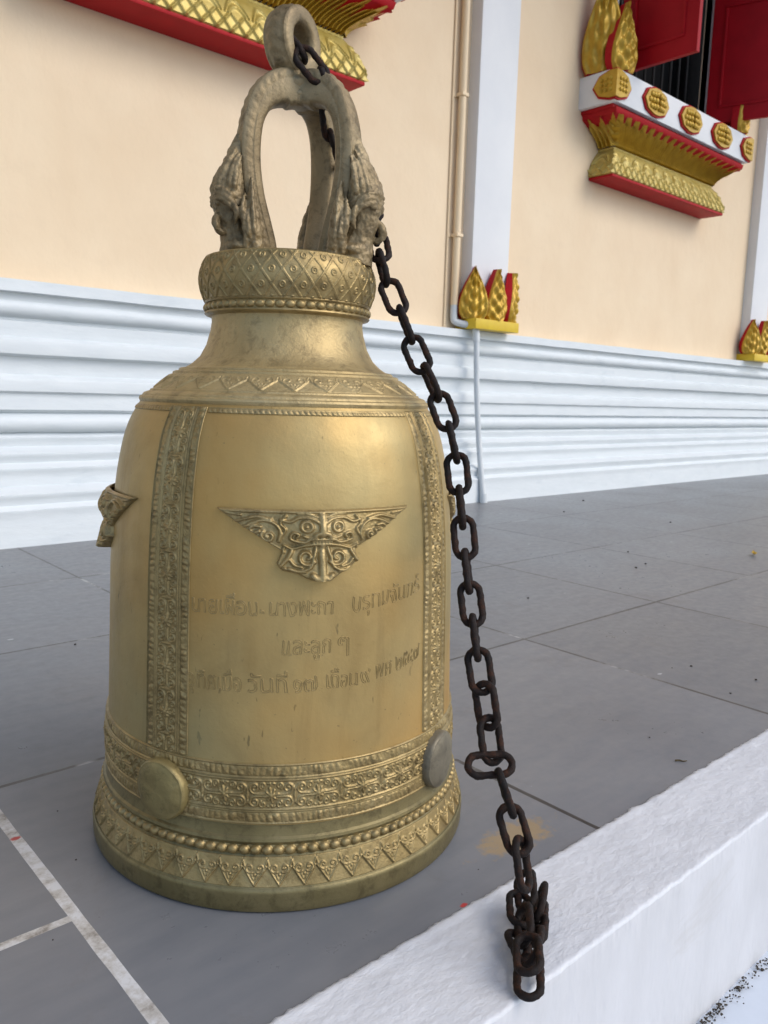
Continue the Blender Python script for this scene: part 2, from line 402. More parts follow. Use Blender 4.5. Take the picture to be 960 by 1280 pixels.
# plinth, an extruded run of mouldings
pp = [(3.03, .934), (3.028, .893), (3.052, .889), (3.056, .874)]
pp += [(3.062 - .020 * math.sin(t), .838 + .026 * math.cos(t)) for t in np.linspace(.35, math.pi - .35, 7)]
pp += [(3.076, .806), (3.076, .797), (3.066, .793), (3.068, .740), (3.044, .726), (3.041, .716), (3.046, .678), (3.078, .668), (3.079, .606), (3.052, .590), (3.049, .582), (3.052, .546), (3.068, .538), (3.066, .480), (3.090, .468)]
pp += [(3.078 - .028 * math.sin(t), .430 + .030 * math.cos(t)) for t in np.linspace(.25, math.pi - .25, 7)]
pp += [(3.090, .394), (3.072, .384), (3.066, .380), (3.066, .372), (3.070, .366), (3.074, .346), (3.034, .326), (3.026, .322), (3.026, .313), (3.031, .306), (3.036, .290), (3.006, .276), (3.000, .272), (3.000, .263), (3.005, .256), (3.006, .208), (2.958, .188), (2.950, .184), (2.950, .174), (2.955, .167), (2.958, .146), (2.942, .134), (2.936, .130), (2.936, .122), (2.938, .116), (2.934, .02), (2.932, -.01)]
pp = [(3.14, .936)] + pp
def plinth():
    P = np.array(pp); d = []
    # refine for hand-made waviness
    Q = [P[0]]
    for a, b in zip(P[:-1], P[1:]):
        k = max(1, int(np.hypot(*(b - a)) / .02))
        for t in range(1, k + 1): Q.append(a + (b - a) * t / k)
    Q = np.array(Q); xs = np.concatenate([np.linspace(-6, 0, 20), np.linspace(.05, 8, 330), np.linspace(8.2, 16, 25)])
    V = np.zeros((len(xs), len(Q), 3)); V[:, :, 0] = xs[:, None]; V[:, :, 1] = Q[None, :, 0]; V[:, :, 2] = Q[None, :, 1]
    for i, x in enumerate(xs):
        for j in range(1, len(Q)):
            q = noise.noise(Vector((x * 3, Q[j, 1] * 14, 0))) * .0016 + noise.noise(Vector((x * 12, Q[j, 1] * 30, 4))) * .0012
            V[i, j, 1] += q; V[i, j, 2] += noise.noise(Vector((x * 5, Q[j, 1] * 9, 9))) * .0016
    return mesh_obj('plinth', V.reshape(-1, 3), gridF(len(xs), len(Q)), M['white'], ang=38)
part(plinth(), temple)

# lotus petal ornament (a curved, thick, pointed leaf)
def leaf_mesh(name, hgt, wid, th, mat_front, mat_back):
    ns, ntt = 44, 34
    V = np.zeros((ns, ntt, 3)); back = np.zeros((ns, ntt, 3))
    for i in range(ns):
        s = i / (ns - 1)
        wv = wid / 2 * float(np.interp(s, (0, .10, .22, .34, .5, .68, .84, .94, 1), (.74, .94, 1, .96, .80, .55, .28, .11, .0)))
        for j in range(ntt):
            t = j / (ntt - 1) * 2 - 1
            x = wv * t; z = hgt * s
            bulge = th * (.35 + .65 * math.sqrt(max(0, 1 - t * t))) * (.55 + .45 * math.cos(s * 1.5)) + .012 * math.sin(s * 3.0)
            rel = .007 * (math.cos(s * 26 - abs(t) * 7) * (1 - abs(t) ** 4)) + .006 * max(0, 1 - abs(t) * 3.2) + .004 * math.cos(t * 14)
            V[i, j] = (x, -bulge - rel * (1 if abs(t) < .97 else 0), z); back[i, j] = (x * 1.05, .018, z)
    nv = ns * ntt; F = [tuple(f) for f in gridF(ns, ntt)]; Fb = [tuple(nv + q for q in f[::-1]) for f in F]
    Fs = []
    for i in range(ns - 1):
        for j in (0, ntt - 1):
            a, b = i * ntt + j, (i + 1) * ntt + j; Fs.append((a, b, nv + b, nv + a) if j == 0 else (b, a, nv + a, nv + b))
    for j in range(ntt - 1): Fs.append((j + 1, j, nv + j, nv + j + 1))
    me_o = (np.vstack([V.reshape(-1, 3), back.reshape(-1, 3)]), F + Fb + Fs, len(F))
    me = bpy.data.meshes.new(name); me.from_pydata([tuple(v) for v in me_o[0]], [], me_o[1]); me.materials.append(mat_front); me.materials.append(mat_back)
    for i, pl in enumerate(me.polygons): pl.material_index = 0 if i < me_o[2] else 1
    smooth(me, 40); return me
LEAF = leaf_mesh('lotus_leaf', .275, .165, .042, M['gold'], M['red'])
PIL_W, PIL_P = .30, .075
def pilaster(x0):
    base = Vector((x0 + PIL_W / 2, YW, .936))
    bm = bmesh.new(); add_box(bm, (x0, YW - PIL_P, .936), (x0 + PIL_W, YW + .01, 6.4), .004)
    p = bm_obj('pilaster', bm, M['pilaster']); rebase(p, base); p.parent = temple; p.location = base - TO
    bm = bmesh.new(); add_box(bm, (x0 - .03, YW - PIL_P - .075, .937), (x0 + PIL_W + .03, YW + .005, .992), .006)
    b = bm_obj('ornament_base', bm, M['yellow']); rebase(b, base); b.parent = p
    yf = YW - PIL_P - .012
    for lx, ly, rz in ((x0 + .012, yf + .004, -.62), (x0 + PIL_W / 2 + .005, yf - .012, 0.0), (x0 + PIL_W - .005, yf + .004, .62)):
        o = link(bpy.data.objects.new('lotus_leaf', LEAF), p); o.location = Vector((lx, ly, .992)) - base; o.rotation_euler = (.04, 0, rz)
for x0 in (3.300, 6.655, -.05, 10.0): pilaster(x0)

# windows ------------------------------------------------------------
def uring(prof, nx_front, nx_side, cxw, hfun=None):
    """profile rows (q,z) swept round the three free sides of a sill; hfun(s_mm, row, side) -> outward height"""
    rows = []
    for k, (q, z) in enumerate(prof):
        L = .465 + q * 1.5; pts = []
        for t in np.linspace(0, 1, nx_side): pts.append((-L, -q * t, -1, 0, q * t + .0))
        for t in np.linspace(0, 1, nx_front): pts.append((-L + 2 * L * t, -q, 0, -1, (t - .5) * 1.56))
        for t in np.linspace(1, 0, nx_side): pts.append((L, -q * t, 1, 0, q * t))
        pts = np.array(pts)
        h = np.zeros(len(pts)) if hfun is None else hfun(pts[:, 4], k)
        rows.append(np.stack([cxw + pts[:, 0] + pts[:, 2] * h, YW + pts[:, 1] + pts[:, 3] * h, np.full(len(pts), z) + h * .1], 1))
    A = np.array(rows); return A.reshape(-1, 3), gridF(len(prof), A.shape[1])
def petal_h(n_rows, pitch, tall, amp):
    def f(s, k):
        v = k / (n_rows - 1)
        u = np.abs(((s / pitch) % 1) - .5) * 2
        half = np.clip(.98 * max(0, 1 - (max(0, v - .50) / .45) ** 1.7), 0, 1.06) if tall else np.clip(.35 + .65 * (1 - v), 0, 1)
        inside = np.clip((half - u) / .16, 0, 1)
        mid = .5 + .5 * np.cos(u * 9.5)
        return amp * inside * mid
    return f
def window(cxw, full):
    base = Vector((cxw, YW, WZ0))
    # opening: black panels stand in for the shade of room and reveals; bars
    bm = bmesh.new()
    for lo, hi in (((cxw - WH - .12, YW - .045, WZ0 - .03), (cxw - WH, YW + .05, WZ1 + .12)), ((cxw + WH, YW - .045, WZ0 - .03), (cxw + WH + .12, YW + .05, WZ1 + .12)), ((cxw - WH - .002, YW - .043, WZ1), (cxw + WH + .002, YW + .05, WZ1 + .12))):
        add_box(bm, lo, hi, .006)
    fr = bm_obj('window', bm, M['pilaster']); rebase(fr, base); fr.parent = temple; fr.location = base - TO
    sub = lambda o: (rebase(o, base), setattr(o, 'parent', fr))[0]
    bm = bmesh.new(); add_box(bm, (cxw - WH - .02, YW + .28, WZ0 - .05), (cxw + WH + .02, YW + .33, WZ1 + .05)); add_box(bm, (cxw - WH + .001, YW + .02, WZ0 - .02), (cxw + WH - .001, YW + .279, WZ0 + .003)); 
    add_box(bm, (cxw - WH - .0005, YW + .052, WZ0 - .02), (cxw - WH + .004, YW + .279, WZ1)); add_box(bm, (cxw + WH - .004, YW + .052, WZ0 - .02), (cxw + WH + .0005, YW + .279, WZ1)); sub(bm_obj('painted_room_shade', bm, M['black'], ang=None))
    bm = bmesh.new()
    for k in range(11): add_box(bm, (cxw - .55 + k * .11 - .007, YW + .12, WZ0), (cxw - .55 + k * .11 + .007, YW + .134, WZ1))
    add_box(bm, (cxw - WH, YW + .118, WZ0 + .9), (cxw + WH, YW + .136, WZ0 + .93)); sub(bm_obj('window_bars', bm, M['bars'], ang=None))
    # shutters
    def shutter(hx, hy, dx, dy):
        L = math.hypot(dx, dy); a = math.atan2(dy, dx); z0, z1, th = WZ0 + .06, WZ1 - .02, .035
        bm = bmesh.new(); add_box(bm, (0, -th / 2, z0), (L, th / 2, z1), .004)
        for zz0, zz1 in ((z0 + .10, z0 + .78), (z0 + .88, z1 - .10)):
            for sgn in (-1, 1):
                y0 = sgn * th / 2
                for lo, hi in (((.08, zz0), (L - .08, zz0 + .018)), ((.08, zz1 - .018), (L - .08, zz1)), ((.08, zz0 + .0185), (.098, zz1 - .0185)), ((L - .098, zz0 + .0185), (L - .08, zz1 - .0185))):
                    add_box(bm, (lo[0], min(y0 - sgn * .004, y0 + sgn * .009), lo[1]), (hi[0], max(y0 - sgn * .004, y0 + sgn * .009), hi[1]), .003)
        bmesh.ops.transform(bm, matrix=Matrix.Translation((hx, hy, 0)) @ Matrix.Rotation(a, 4, 'Z'), verts=bm.verts)
        sub(bm_obj('shutter', bm, M['redwood'], ang=25))
    shutter(cxw - WH + .005, YW - .085, .0, -.50); shutter(cxw + WH - .005, YW - .02, .16, -.53)
    # gold flame leaves beside the frame
    for dx, dy, hz, wz, rz in ((-.845, -.115, .56, .25, -1.05), (-.800, -.205, .38, .21, -.15), (.780, -.115, .56, .25, 1.05), (.735, -.205, .38, .21, .15)):
        o = link(bpy.data.objects.new('gold_leaf', LEAF), fr); o.location = (dx, dy, -.012); o.rotation_euler = (0, 0, rz); o.scale = (wz / .165, 1.2, hz / .275)
    # the sill: red foot, pale gold cushion, gold lotus, red soffit, white slab with medallions
    sill_q = .25; L = .865; cxo = cxw; cxw = cxw - .035; zt = WZ0 - .015; zb = 2.305
    bm = bmesh.new(); add_box(bm, (cxw - L, YW - sill_q, zb), (cxw + L, YW + .01, zt), .006); sub(bm_obj('sill_slab', bm, M['pilaster']))
    bm = bmesh.new(); add_box(bm, (cxw - L + .03, YW - sill_q + .03, zb - .022), (cxw + L - .03, YW + .008, zb - .001), .002)
    sub(bm_obj('red_soffit', bm, M['red']))
    n = 34; pr = [(.105 + .135 * (t ** 1.5), 2.125 + .135 * t) for t in np.linspace(0, 1, n)]
    pr[-1] = (pr[-1][0], zb - .020)
    fh = petal_h(n, .088, True, .034); V, F = uring(pr, 1300, 80, cxw, fh); o = mesh_obj('lotus_band', V, F, M['gold'], ang=50); o.data.materials.append(M['red'])
    L_ = 1300 + 160; sm = np.concatenate([.24 * np.linspace(0, 1, 80), (np.linspace(0, 1, 1300) - .5) * 1.56, .24 * np.linspace(1, 0, 80)])
    lift = np.array([fh(sm, k) for k in range(n)]).reshape(-1)
    o.data.polygons.foreach_set('material_index', ((lift[F].max(axis=1) < .0008) & (F[:, 0] // L_ > n * .48)).astype(np.int32)); sub(o)
    pr = [(.165, 1.945)] + [(.172 - .062 * (t ** 2.0), 1.95 + .165 * t) for t in np.linspace(0, 1, n)] + [(.112, 2.12), (.112, 2.126)]
    def cush(s, k):
        v = np.clip((k - 1) / (n - 1), 0, 1); a = ((s / .07 + v * 2.4) % 1); b = ((s / .07 - v * 2.4) % 1)
        g = np.exp(-((a - .5) / .09) ** 2) + np.exp(-((b - .5) / .09) ** 2)
        u = np.abs(((s / .14) % 1) - .5) * 2
        arch = np.exp(-((v - .62 + .5 * u * u) / .05) ** 2) + np.exp(-((v - .80 + .5 * u * u) / .04) ** 2)
        return .009 * np.where(v < .42, g, arch) * (1 if 0 < k < n else 0)
    V, F = uring(pr, 900, 60, cxw, cush); sub(mesh_obj('cushion_band', V, F, M['gold_pale'], ang=50))
    bm = bmesh.new(); add_box(bm, (cxw - .715, YW - .171, 1.928), (cxw + .715, YW + .005, 1.9445), .006); sub(bm_obj('red_foot', bm, M['red']))
    for k in range(5):
        mx = cxw - L + k * (2 * L / 4)
        corner = k in (0, 4); sg = -1 if k == 0 else 1
        hw = .15; zz = (zb + zt) / 2
        def octo(hw, hh, th, mat, nm):
            bm = bmesh.new(); pts = [(-hw, 0), (-hw * .72, -hh * .72), (-hw * .2, -hh), (hw * .2, -hh), (hw * .72, -hh * .72), (hw, 0), (hw * .72, hh * .72), (hw * .2, hh), (-hw * .2, hh), (-hw * .72, hh * .72)]
            if corner:   # bent round the corner of the slab
                def w3(px, pz, o):
                    if px <= 0: return (mx + sg * o, YW - sill_q - o - px * 1.0 * 1, zz + pz)
                    return (mx - sg * px + sg * o * (1 if px == 0 else 0), YW - sill_q - o, zz + pz)
            else:
                def w3(px, pz, o): return (mx + px, YW - sill_q - o, zz + pz)
            ring_pts = pts if not corner else None
            if corner:
                for half in ((-1), (1)):
                    pl = [(0, -hh), (half * hw * .2, -hh), (half * hw * .72, -hh * .72), (half * hw, 0), (half * hw * .72, hh * .72), (half * hw * .2, hh), (0, hh)]
                    def q(px, pz, o):
                        if half < 0: return (mx + sg * o, YW - sill_q + (-px) - (o if px == 0 else 0), zz + pz)
                        return (mx - sg * px + (sg * o if px == 0 else 0), YW - sill_q - o, zz + pz)
                    f_ = [bm.verts.new(q(a, b, th)) for a, b in pl]; b_ = [bm.verts.new(q(a, b, -.003)) for a, b in pl]
                    bm.faces.new(f_); 
                    for i in range(len(pl) - 1): bm.faces.new((f_[i], f_[i + 1], b_[i + 1], b_[i]))
            else:
                f_ = [bm.verts.new(w3(a, b, th)) for a, b in pts]; b_ = [bm.verts.new(w3(a, b, -.003)) for a, b in pts]
                bm.faces.new(f_)
                for i in range(len(pts)): bm.faces.new((f_[i], f_[(i + 1) % len(pts)], b_[(i + 1) % len(pts)], b_[i]))
            return bm
        red_ = bm_obj('medallion_border', octo(hw, .084, .012, M['red'], ''), M['red'], ang=20); sub(red_)
        bm = octo(hw * .9, .074, .022, M['gold'], '')
        if not corner:
            for px in (-.085, -.055, -.025, .025, .055, .085):
                for pz in (-.034, 0, .034):
                    r = bmesh.ops.create_uvsphere(bm, u_segments=10, v_segments=8, radius=.017)
                    for v in r['verts']: v.co = Vector((mx + px * (1 - abs(pz) * 6) + v.co.x, YW - sill_q - .020 - .012 * (1 - abs(px) / .09) + v.co.y * .8, zz + pz + v.co.z))
        else:
            for pz in (-.03, 0, .03):
                for q in (.02, .05, .08):
                    for xx, yy in ((mx + sg * .022, YW - sill_q + q), (mx - sg * q, YW - sill_q - .022)):
                        r = bmesh.ops.create_uvsphere(bm, u_segments=8, v_segments=6, radius=.012)
                        for v in r['verts']: v.co += Vector((xx, yy, zz + pz))
        sub(bm_obj('medallion', bm, M['gold'], ang=30))
for c_ in WIN: window(c_, True)

# water pipe: down the wall, out over the plinth cap, down to the floor
def pipe():
    base = Vector((3.36, 2.93, 0))
    root = empty('water_pipe', base, label='thin painted pipe running down the cream wall beside the first pilaster and over the plinth', cat='pipe')
    r1 = .020
    up = [(3.222, YW - .030, 6.3), (3.222, YW - .030, 1.6), (3.222, YW - .030, 1.06)]
    bend = [(3.222, YW - .030, 1.06), (3.222, YW - .030, 1.0), (3.228, YW - .036, .975), (3.262, YW - .066, .962), (3.300, YW - .092, .958), (3.316, YW - .105, .945), (3.322, YW - .110, .905), (3.322, YW - .112, .87)]
    low = [(3.322, YW - .112, .87), (3.330, YW - .125, .6), (3.342, YW - .15, .30), (3.350, YW - .192, .0)]
    for nm, pts, mt, r in (('upper_pipe', up, 'pipe', r1), ('elbow', spline(bend, 30), 'pipe_pale', r1 * .95), ('lower_pipe', spline(low, 16), 'pipe_pale', r1 * .78)):
        V, F = sweep(np.array(pts) - np.array(base), [r] * len(pts), 14); mesh_obj(nm, V, F, M[mt], root, 40)
    for z in (1.42, 2.12):
        bm = bmesh.new(); add_box(bm, (3.222 - .045, YW - .006, z - .01), (3.222 + .045, YW - .001, z + .01)); 
        add_box(bm, (3.222 - .024, YW - .055, z - .009), (3.222 + .024, YW - .0065, z + .009), .004)
        bmesh.ops.translate(bm, verts=bm.verts, vec=-base); bm_obj('clamp', bm, M['pipe'], root)
    V, F = sweep(np.array([(3.352, YW - .187, .05), (3.353, YW - .19, .0)]) - np.array(base), [.021, .022], 16); mesh_obj('collar', V, F, M['pipe_pale'], root)
    V, F = sweep(np.array([(3.175, YW - .006, 6.3), (3.175, YW - .006, .95)]) - np.array(base), [.006, .006], 8); mesh_obj('thin_strip', V, F, M['pipe'], root)  # thin round strip left of the pipe, in the same paint
pipe()

# ==================================================================== BELL
BX, BY = .61356, .87876
bell = empty('temple_bell', (BX, BY, 0), label='large cast brass temple bell standing on grey tiles with dragon crown and raised ornament', cat='bell')
A0 = -160.0     # angle of the left vertical band
PROF = np.array([(.240, .0), (.2465, .0), (.2492, .0022), (.2502, .0055), (.2506, .0235), (.2500, .0272), (.2486, .0288), (.2481, .0281), (.2474, .0292), (.2368, .0610), (.2352, .0625), (.2345, .0735), (.2360, .0752), (.2368, .0775), (.2360, .0805), (.2336, .0825), (.2322, .088), (.2316, .095),
    (.2312, .145), (.2283, .166), (.2252, .266), (.2226, .36), (.2200, .405), (.2163, .444), (.2130, .470), (.2089, .4907), (.2035, .516), (.1964, .534), (.1890, .548), (.1842, .5545), (.1850, .5560), (.1858, .5585), (.1848, .5610), (.1815, .5622), (.1812, .5635), (.1795, .5655), (.1760, .5668), (.1725, .5680), (.1715, .5700),
    (.1690, .5706), (.1460, .5888), (.1450, .5895), (.1445, .5920), (.1420, .5932), (.1375, .5936), (.1370, .5960), (.1345, .5972), (.1290, .5980), (.1202, .6035), (.1108, .6125), (.1030, .6270), (.0978, .6450), (.0962, .6560), (.0966, .6618), (.1000, .6628), (.1036, .6634), (.1054, .6652), (.1046, .6670), (.1030, .6676), (.1030, .6770), (.1046, .6776), (.1056, .6790), (.1050, .6802), (.1060, .6830),
    (.1105, .6960), (.1118, .7060), (.1105, .7170), (.1068, .7270), (.1026, .7335), (.1000, .7350), (.0400, .7365), (.0005, .7370)])
bi = [i for i, q in enumerate(PROF) if q[1] >= .0949 and q[1] <= .5546]
def r_body(z): return np.interp(z, PROF[bi][:, 1], PROF[bi][:, 0])
def lathe(name, P, mat, seg=288):
    a = np.linspace(0, 2 * np.pi, seg, endpoint=False)
    V = np.zeros((len(P), seg, 3)); V[:, :, 0] = P[:, 0:1] * np.cos(a); V[:, :, 1] = P[:, 0:1] * np.sin(a); V[:, :, 2] = P[:, 1:2]
    return mesh_obj(name, V.reshape(-1, 3), gridF(len(P), seg, True), mat, bell, 32)
def dens(P, step=.006):
    Q = [P[0]]
    for a, b in zip(P[:-1], P[1:]):
        k = max(1, int(np.hypot(*(b - a)) / step))
        for t in range(1, k + 1): Q.append(a + (b - a) * t / k)
    return np.array(Q)
def smooth_body():
    # gentle curve through the measured silhouette
    zs = np.linspace(.0950, .5545, 90); P = PROF[bi]
    r = np.interp(zs, P[:, 1], P[:, 0]); 
    for _ in range(6): r[1:-1] = (r[:-2] + 2 * r[1:-1] + r[2:]) / 4
    return np.stack([r, zs], 1)
SB = smooth_body()
def r_body(z): return np.interp(z, SB[:, 1], SB[:, 0])
i0 = bi[0]; i1 = bi[-1]
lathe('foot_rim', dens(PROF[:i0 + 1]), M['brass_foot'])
lathe('body', SB, M['brass'])
lathe('shoulder', PROF[i1:48], M['brass_neck'])
lathe('neck', PROF[47:55], M['brass_neck'])
lathe('collar', PROF[54:], M['brass_relief'])

def relief_body(name, z0, z1, a0, a1, hfun, mat, step=.0008, ang=None, base=.0):
    """raised work on the upright wall of the bell. hfun(S,T) in mm: S along z from z0, T along the arc from the middle"""
    ns = int((z1 - z0) / step) + 1; rr = float(r_body((z0 + z1) / 2)); wmm = rr * rad(a1 - a0) * 1000
    ntt = int(wmm / 1000 / step) + 1
    z = np.linspace(z0, z1, ns)[:, None]; t = np.linspace(-.5, .5, ntt)[None, :]
    Sg = (z - z0) * 1000 + 0 * t; Tg = t * wmm + 0 * z
    h = hfun(Sg, Tg) / 1000 + base
    h[0, :] = -.0015; h[-1, :] = -.0015; h[:, 0] = -.0015; h[:, -1] = -.0015
    th = rad((a0 + a1) / 2) + t * rad(a1 - a0)
    R_ = r_body(z) + h
    V = np.stack([R_ * np.cos(th), R_ * np.sin(th), z + 0 * th], -1)
    return mesh_obj(name, V.reshape(-1, 3), gridF(ns, ntt)[:, ::-1], mat, bell, ang)
def relief_cone(name, P, n_seg, hfun, mat, a0=0.0, a1=360.0, ang=None):
    """raised work on a ring-shaped zone given by a profile polyline; hfun(S,U): S mm along the profile, U angle in degrees"""
    P = np.asarray(P, float); dP = np.gradient(P, axis=0); T = dP / np.linalg.norm(dP, axis=1)[:, None]
    N = np.stack([T[:, 1], -T[:, 0]], 1); s = np.concatenate([[0], np.cumsum(np.linalg.norm(np.diff(P, axis=0), axis=1))]) * 1000
    full = (a1 - a0) >= 359.9
    u = np.linspace(a0, a1, n_seg, endpoint=not full)
    Sg, Ug = np.meshgrid(s, u, indexing='ij'); h = hfun(Sg, Ug) / 1000
    h[0] = -.001; h[-1] = -.001
    r = P[:, 0:1] + N[:, 0:1] * h; z = P[:, 1:2] + N[:, 1:2] * h; th = np.radians(Ug)
    V = np.stack([r * np.cos(th), r * np.sin(th), z], -1)
    return mesh_obj(name, V.reshape(-1, 3), gridF(len(P), n_seg, full), mat, bell, ang)

# --- scroll motif cell, 52 x 30 mm
def motif():
    st = Stamp(-26, 26, -15, 15, .25)
    for k in range(8):
        a = k * math.pi / 4 + .2; L = 8.0 if k % 2 == 0 else 6.2
        st.stroke([(2 * math.cos(a), 2 * math.sin(a)), (.6 * L * math.cos(a), .6 * L * math.sin(a)), (L * math.cos(a), L * math.sin(a))], 1.9, 1.9, .45)
    st.disc(0, 0, 2.4, 2.6)
    for sx in (-1, 1):
        for sy in (-1, 1):
            stem = [(6 * sx, 1.6 * sy), (10 * sx, 1.0 * sy), (14.5 * sx, 1.2 * sy), (18.5 * sx, 1.6 * sy)]
            sp = [(sx * x, sy * y) for x, y in spiral(18.2, 7.4, 5.8, 1.0, -math.pi / 2, 1.55)]
            st.stroke(stem + sp, 1.05, 1.5, .25)
            st.stroke([(sx * x, sy * y) for x, y in spiral(9.2, 9.6, 3.9, .8, -math.pi * .35, 1.3)], .95, 1.3, .2)
            st.stroke([(sx * 22, sy * 11), (sx * 25, sy * 8), (sx * 26, sy * 4), (sx * 25.2, 0)], .9, 1.2)
            st.stroke([(sx * 4, sy * 11.5), (sx * 1.5, sy * 12.6), (0, sy * 9.5)], .9, 1.1)
    return st
MOT = motif()
def band_h(S_, T_, L_off, half, grain_seed):
    """S_ along the band, T_ across, both mm"""
    s = ((S_ - L_off) % 52.0) - 26.0
    a = np.abs(T_); g = tri_noise(S_.shape, grain_seed, 2) * .5
    core = half * .46; k = 14.2 / core
    h = np.where(a < core, MOT.sample(s, T_ * k) * .95 + g + .35, 0)
    for c_, w_, ht in ((core + 1.0, 1.0, 1.7), (core + 3.6, .9, 1.5), (half - 1.0, 1.0, 1.4)):
        h = np.maximum(h, ht * np.sqrt(np.clip(1 - ((a - c_) / w_) ** 2, 0, 1)))
    e0, e1 = core + 5.0, half - 2.2; v = (a - e0) / (e1 - e0); ins = (v > 0) & (v < 1)
    ph = S_ / 7.4 + v * .30 * np.sin(S_ / 31.0) + .35 * np.sin(S_ / 23.0) + .2 * np.sin(S_ / 9.1 + 1); lobes = np.abs(np.sin(np.pi * ph)) ** .8 * np.clip(1 - np.abs(2 * v - 1) ** 3, 0, 1) * (.55 + .45 * np.sin(S_ / 5.3 + 3 * v) * np.sin(S_ / 13.7 + 2))
    h = np.where(ins, np.maximum(h, .3 + 1.5 * lobes + g * 1.8), h)
    return h * 1.4 + .5

HB = 7.7
zb0, zb1 = .166, .5525
vb = relief_body('vertical_band', zb0, zb1, A0 - HB, A0 + HB, lambda S_, T_: band_h(S_, T_, 20, 30.4, 3), M['brass_relief'])
lb = relief_body('lower_band', .0965, .1655, A0, A0 + 90.0, lambda S_, T_: band_h(T_, S_ - 34.5, 26.0, 34.5, 5), M['brass_relief'])
# short stub of the vertical band below the crossing
def stub_h(S_, T_):
    a = np.abs(T_); h = .4 + tri_noise(S_.shape, 9, 2) * .8
    for c_ in (15, 22, 29): h = np.maximum(h, 1.3 * np.sqrt(np.clip(1 - ((a - c_) / 1.0) ** 2, 0, 1)))
    return h
tb_h = lambda S_, T_: .5 + tri_noise(S_.shape, 21, 2) * .5 + np.where((S_ > 1.6) & (S_ < 5.0), 1.3 * np.abs(np.sin(np.pi * (T_ / 6.0 + S_ * .1))) ** .6, 0) + np.where((S_ < 1.2) | (S_ > 5.6), .7, 0)
tb = relief_body('panel_border', .5452, .5522, A0 + HB + .3, A0 + 90 - HB - .3, tb_h, M['brass_relief'])
rot4 = []
for src in (vb, lb, tb):
    for k in range(1, 4):
        c = src.copy(); COL.objects.link(c); c.parent = bell; c.rotation_euler = (0, 0, k * math.pi / 2)
# --- foot: bead ring and pointed leaf ring
def bead_fun(n, s_mid, s_half, amp):
    def f(S_, U_):
        u = ((U_ / 360 * n) % 1 - .5) * 2; v = (S_ - s_mid) / s_half
        return amp * np.sqrt(np.clip(1 - u * u - v * v * .98, 0, 1)) + .1
    return f
relief_cone('bead_ring', dens(np.array([(.2352, .0622), (.2346, .0736)]), .0007), 116 * 16, bead_fun(116, 5.7, 5.2, 5.2), M['brass_relief'])
def leafring_stamp(wd, ht, up=False):
    st = Stamp(-wd / 2, wd / 2, 0, ht, .2)
    # pointed leaf hanging from y=ht down to y=0
    hw = wd * .5 * np.clip(st.Y / (ht * .72), 0, 1)
    st.h = np.where(np.abs(st.X) < hw, .9, 0.0)
    st.stroke([(-wd * .48, ht * .70), (0, ht * .03), (wd * .48, ht * .70)], .9, 1.9)
    for s in (-1, 1):
        st.stroke([(s * x, y) for x, y in spiral(wd * .2, ht * .66, wd * .20, .5, -2.2, 1.25)], .85, 2.1)
        st.stroke([(s * wd * .05, ht * .25), (s * wd * .12, ht * .42)], .8, 1.8)
        st.stroke([(s * wd * .5, ht * .95), (s * wd * .42, ht * .72)], 1.1, 1.8)
    st.disc(0, ht * .42, 1.6, 2.2)
    return st
LR = leafring_stamp(26.5, 29.0)
relief_cone('leaf_ring', dens(np.array([(.2473, .0294), (.2369, .0609)]), .0007), 56 * 34,
    lambda S_, U_: LR.sample((((U_ / 360 * 56) % 1) - .5) * 26.5, S_ - 2.0) * 1.45 * np.where(S_ > 1.5, 1, 0) + .15 + tri_noise(S_.shape, 12, 2) * .35, M['brass_relief'])
# --- shoulder leaf ring
SR = leafring_stamp(36.0, 26.0)
relief_cone('shoulder_leaf_ring', dens(np.array([(.1688, .5708), (.1461, .5887)]), .0008), 28 * 40,
    lambda S_, U_: SR.sample((((U_ / 360 * 28) % 1) - .5) * 36.0, S_ * 26 / 27.5) * .85 + .1, M['brass_neck'])
# --- collar lattice and its bead ring
cp = np.array([q for q in PROF if .6799 <= q[1] <= .7336]); cpd = dens(cp, .0007)
for _ in range(30): cpd[1:-1] = (cpd[:-2] + 2 * cpd[1:-1] + cpd[2:]) / 4
def lattice(S_, U_):
    u = U_ / 360 * 28; v = S_ / 34.0 + .08
    a = (u + v * 1.0) ; b = (u - v * 1.0)
    da = np.abs((a % 1) - .5) * 2; db = np.abs((b % 1) - .5) * 2      # 1 on the lines
    line = lambda d: np.maximum(np.clip((d - .84) / .08, 0, 1) - np.clip((d - .93) / .03, 0, 1) * .55, 0)
    g = np.maximum(line(da), line(db)) * 1.5
    # rings at lattice centres
    fa = ((a % 1) - .5); fb = ((b % 1) - .5)
    fa2 = np.where(True, ((a + .0) % 1) - .5, 0); fb2 = ((b + .0) % 1) - .5
    du = (fa2 + fb2) / 2 * 23.5; dv = (fa2 - fb2) / 2 * 34.0; d = np.hypot(du, dv * .9)
    ringh = 1.5 * np.sqrt(np.clip(1 - ((d - 3.0) / 1.0) ** 2, 0, 1)); dot = 1.3 * np.sqrt(np.clip(1 - (d / 1.1) ** 2, 0, 1))
    top = np.where(S_ > S_.max() - 2.5, 1.2, 0)
    return np.maximum.reduce([g, ringh, dot, top]) + tri_noise(S_.shape, 31, 2) * .4
relief_cone('collar_lattice', cpd, 28 * 34, lattice, M['brass_relief'])
relief_cone('collar_beads', dens(np.array([(.1030, .6676), (.1030, .6770)]), .0006), 54 * 18, bead_fun(54, 4.7, 4.6, 4.0), M['brass_relief'])

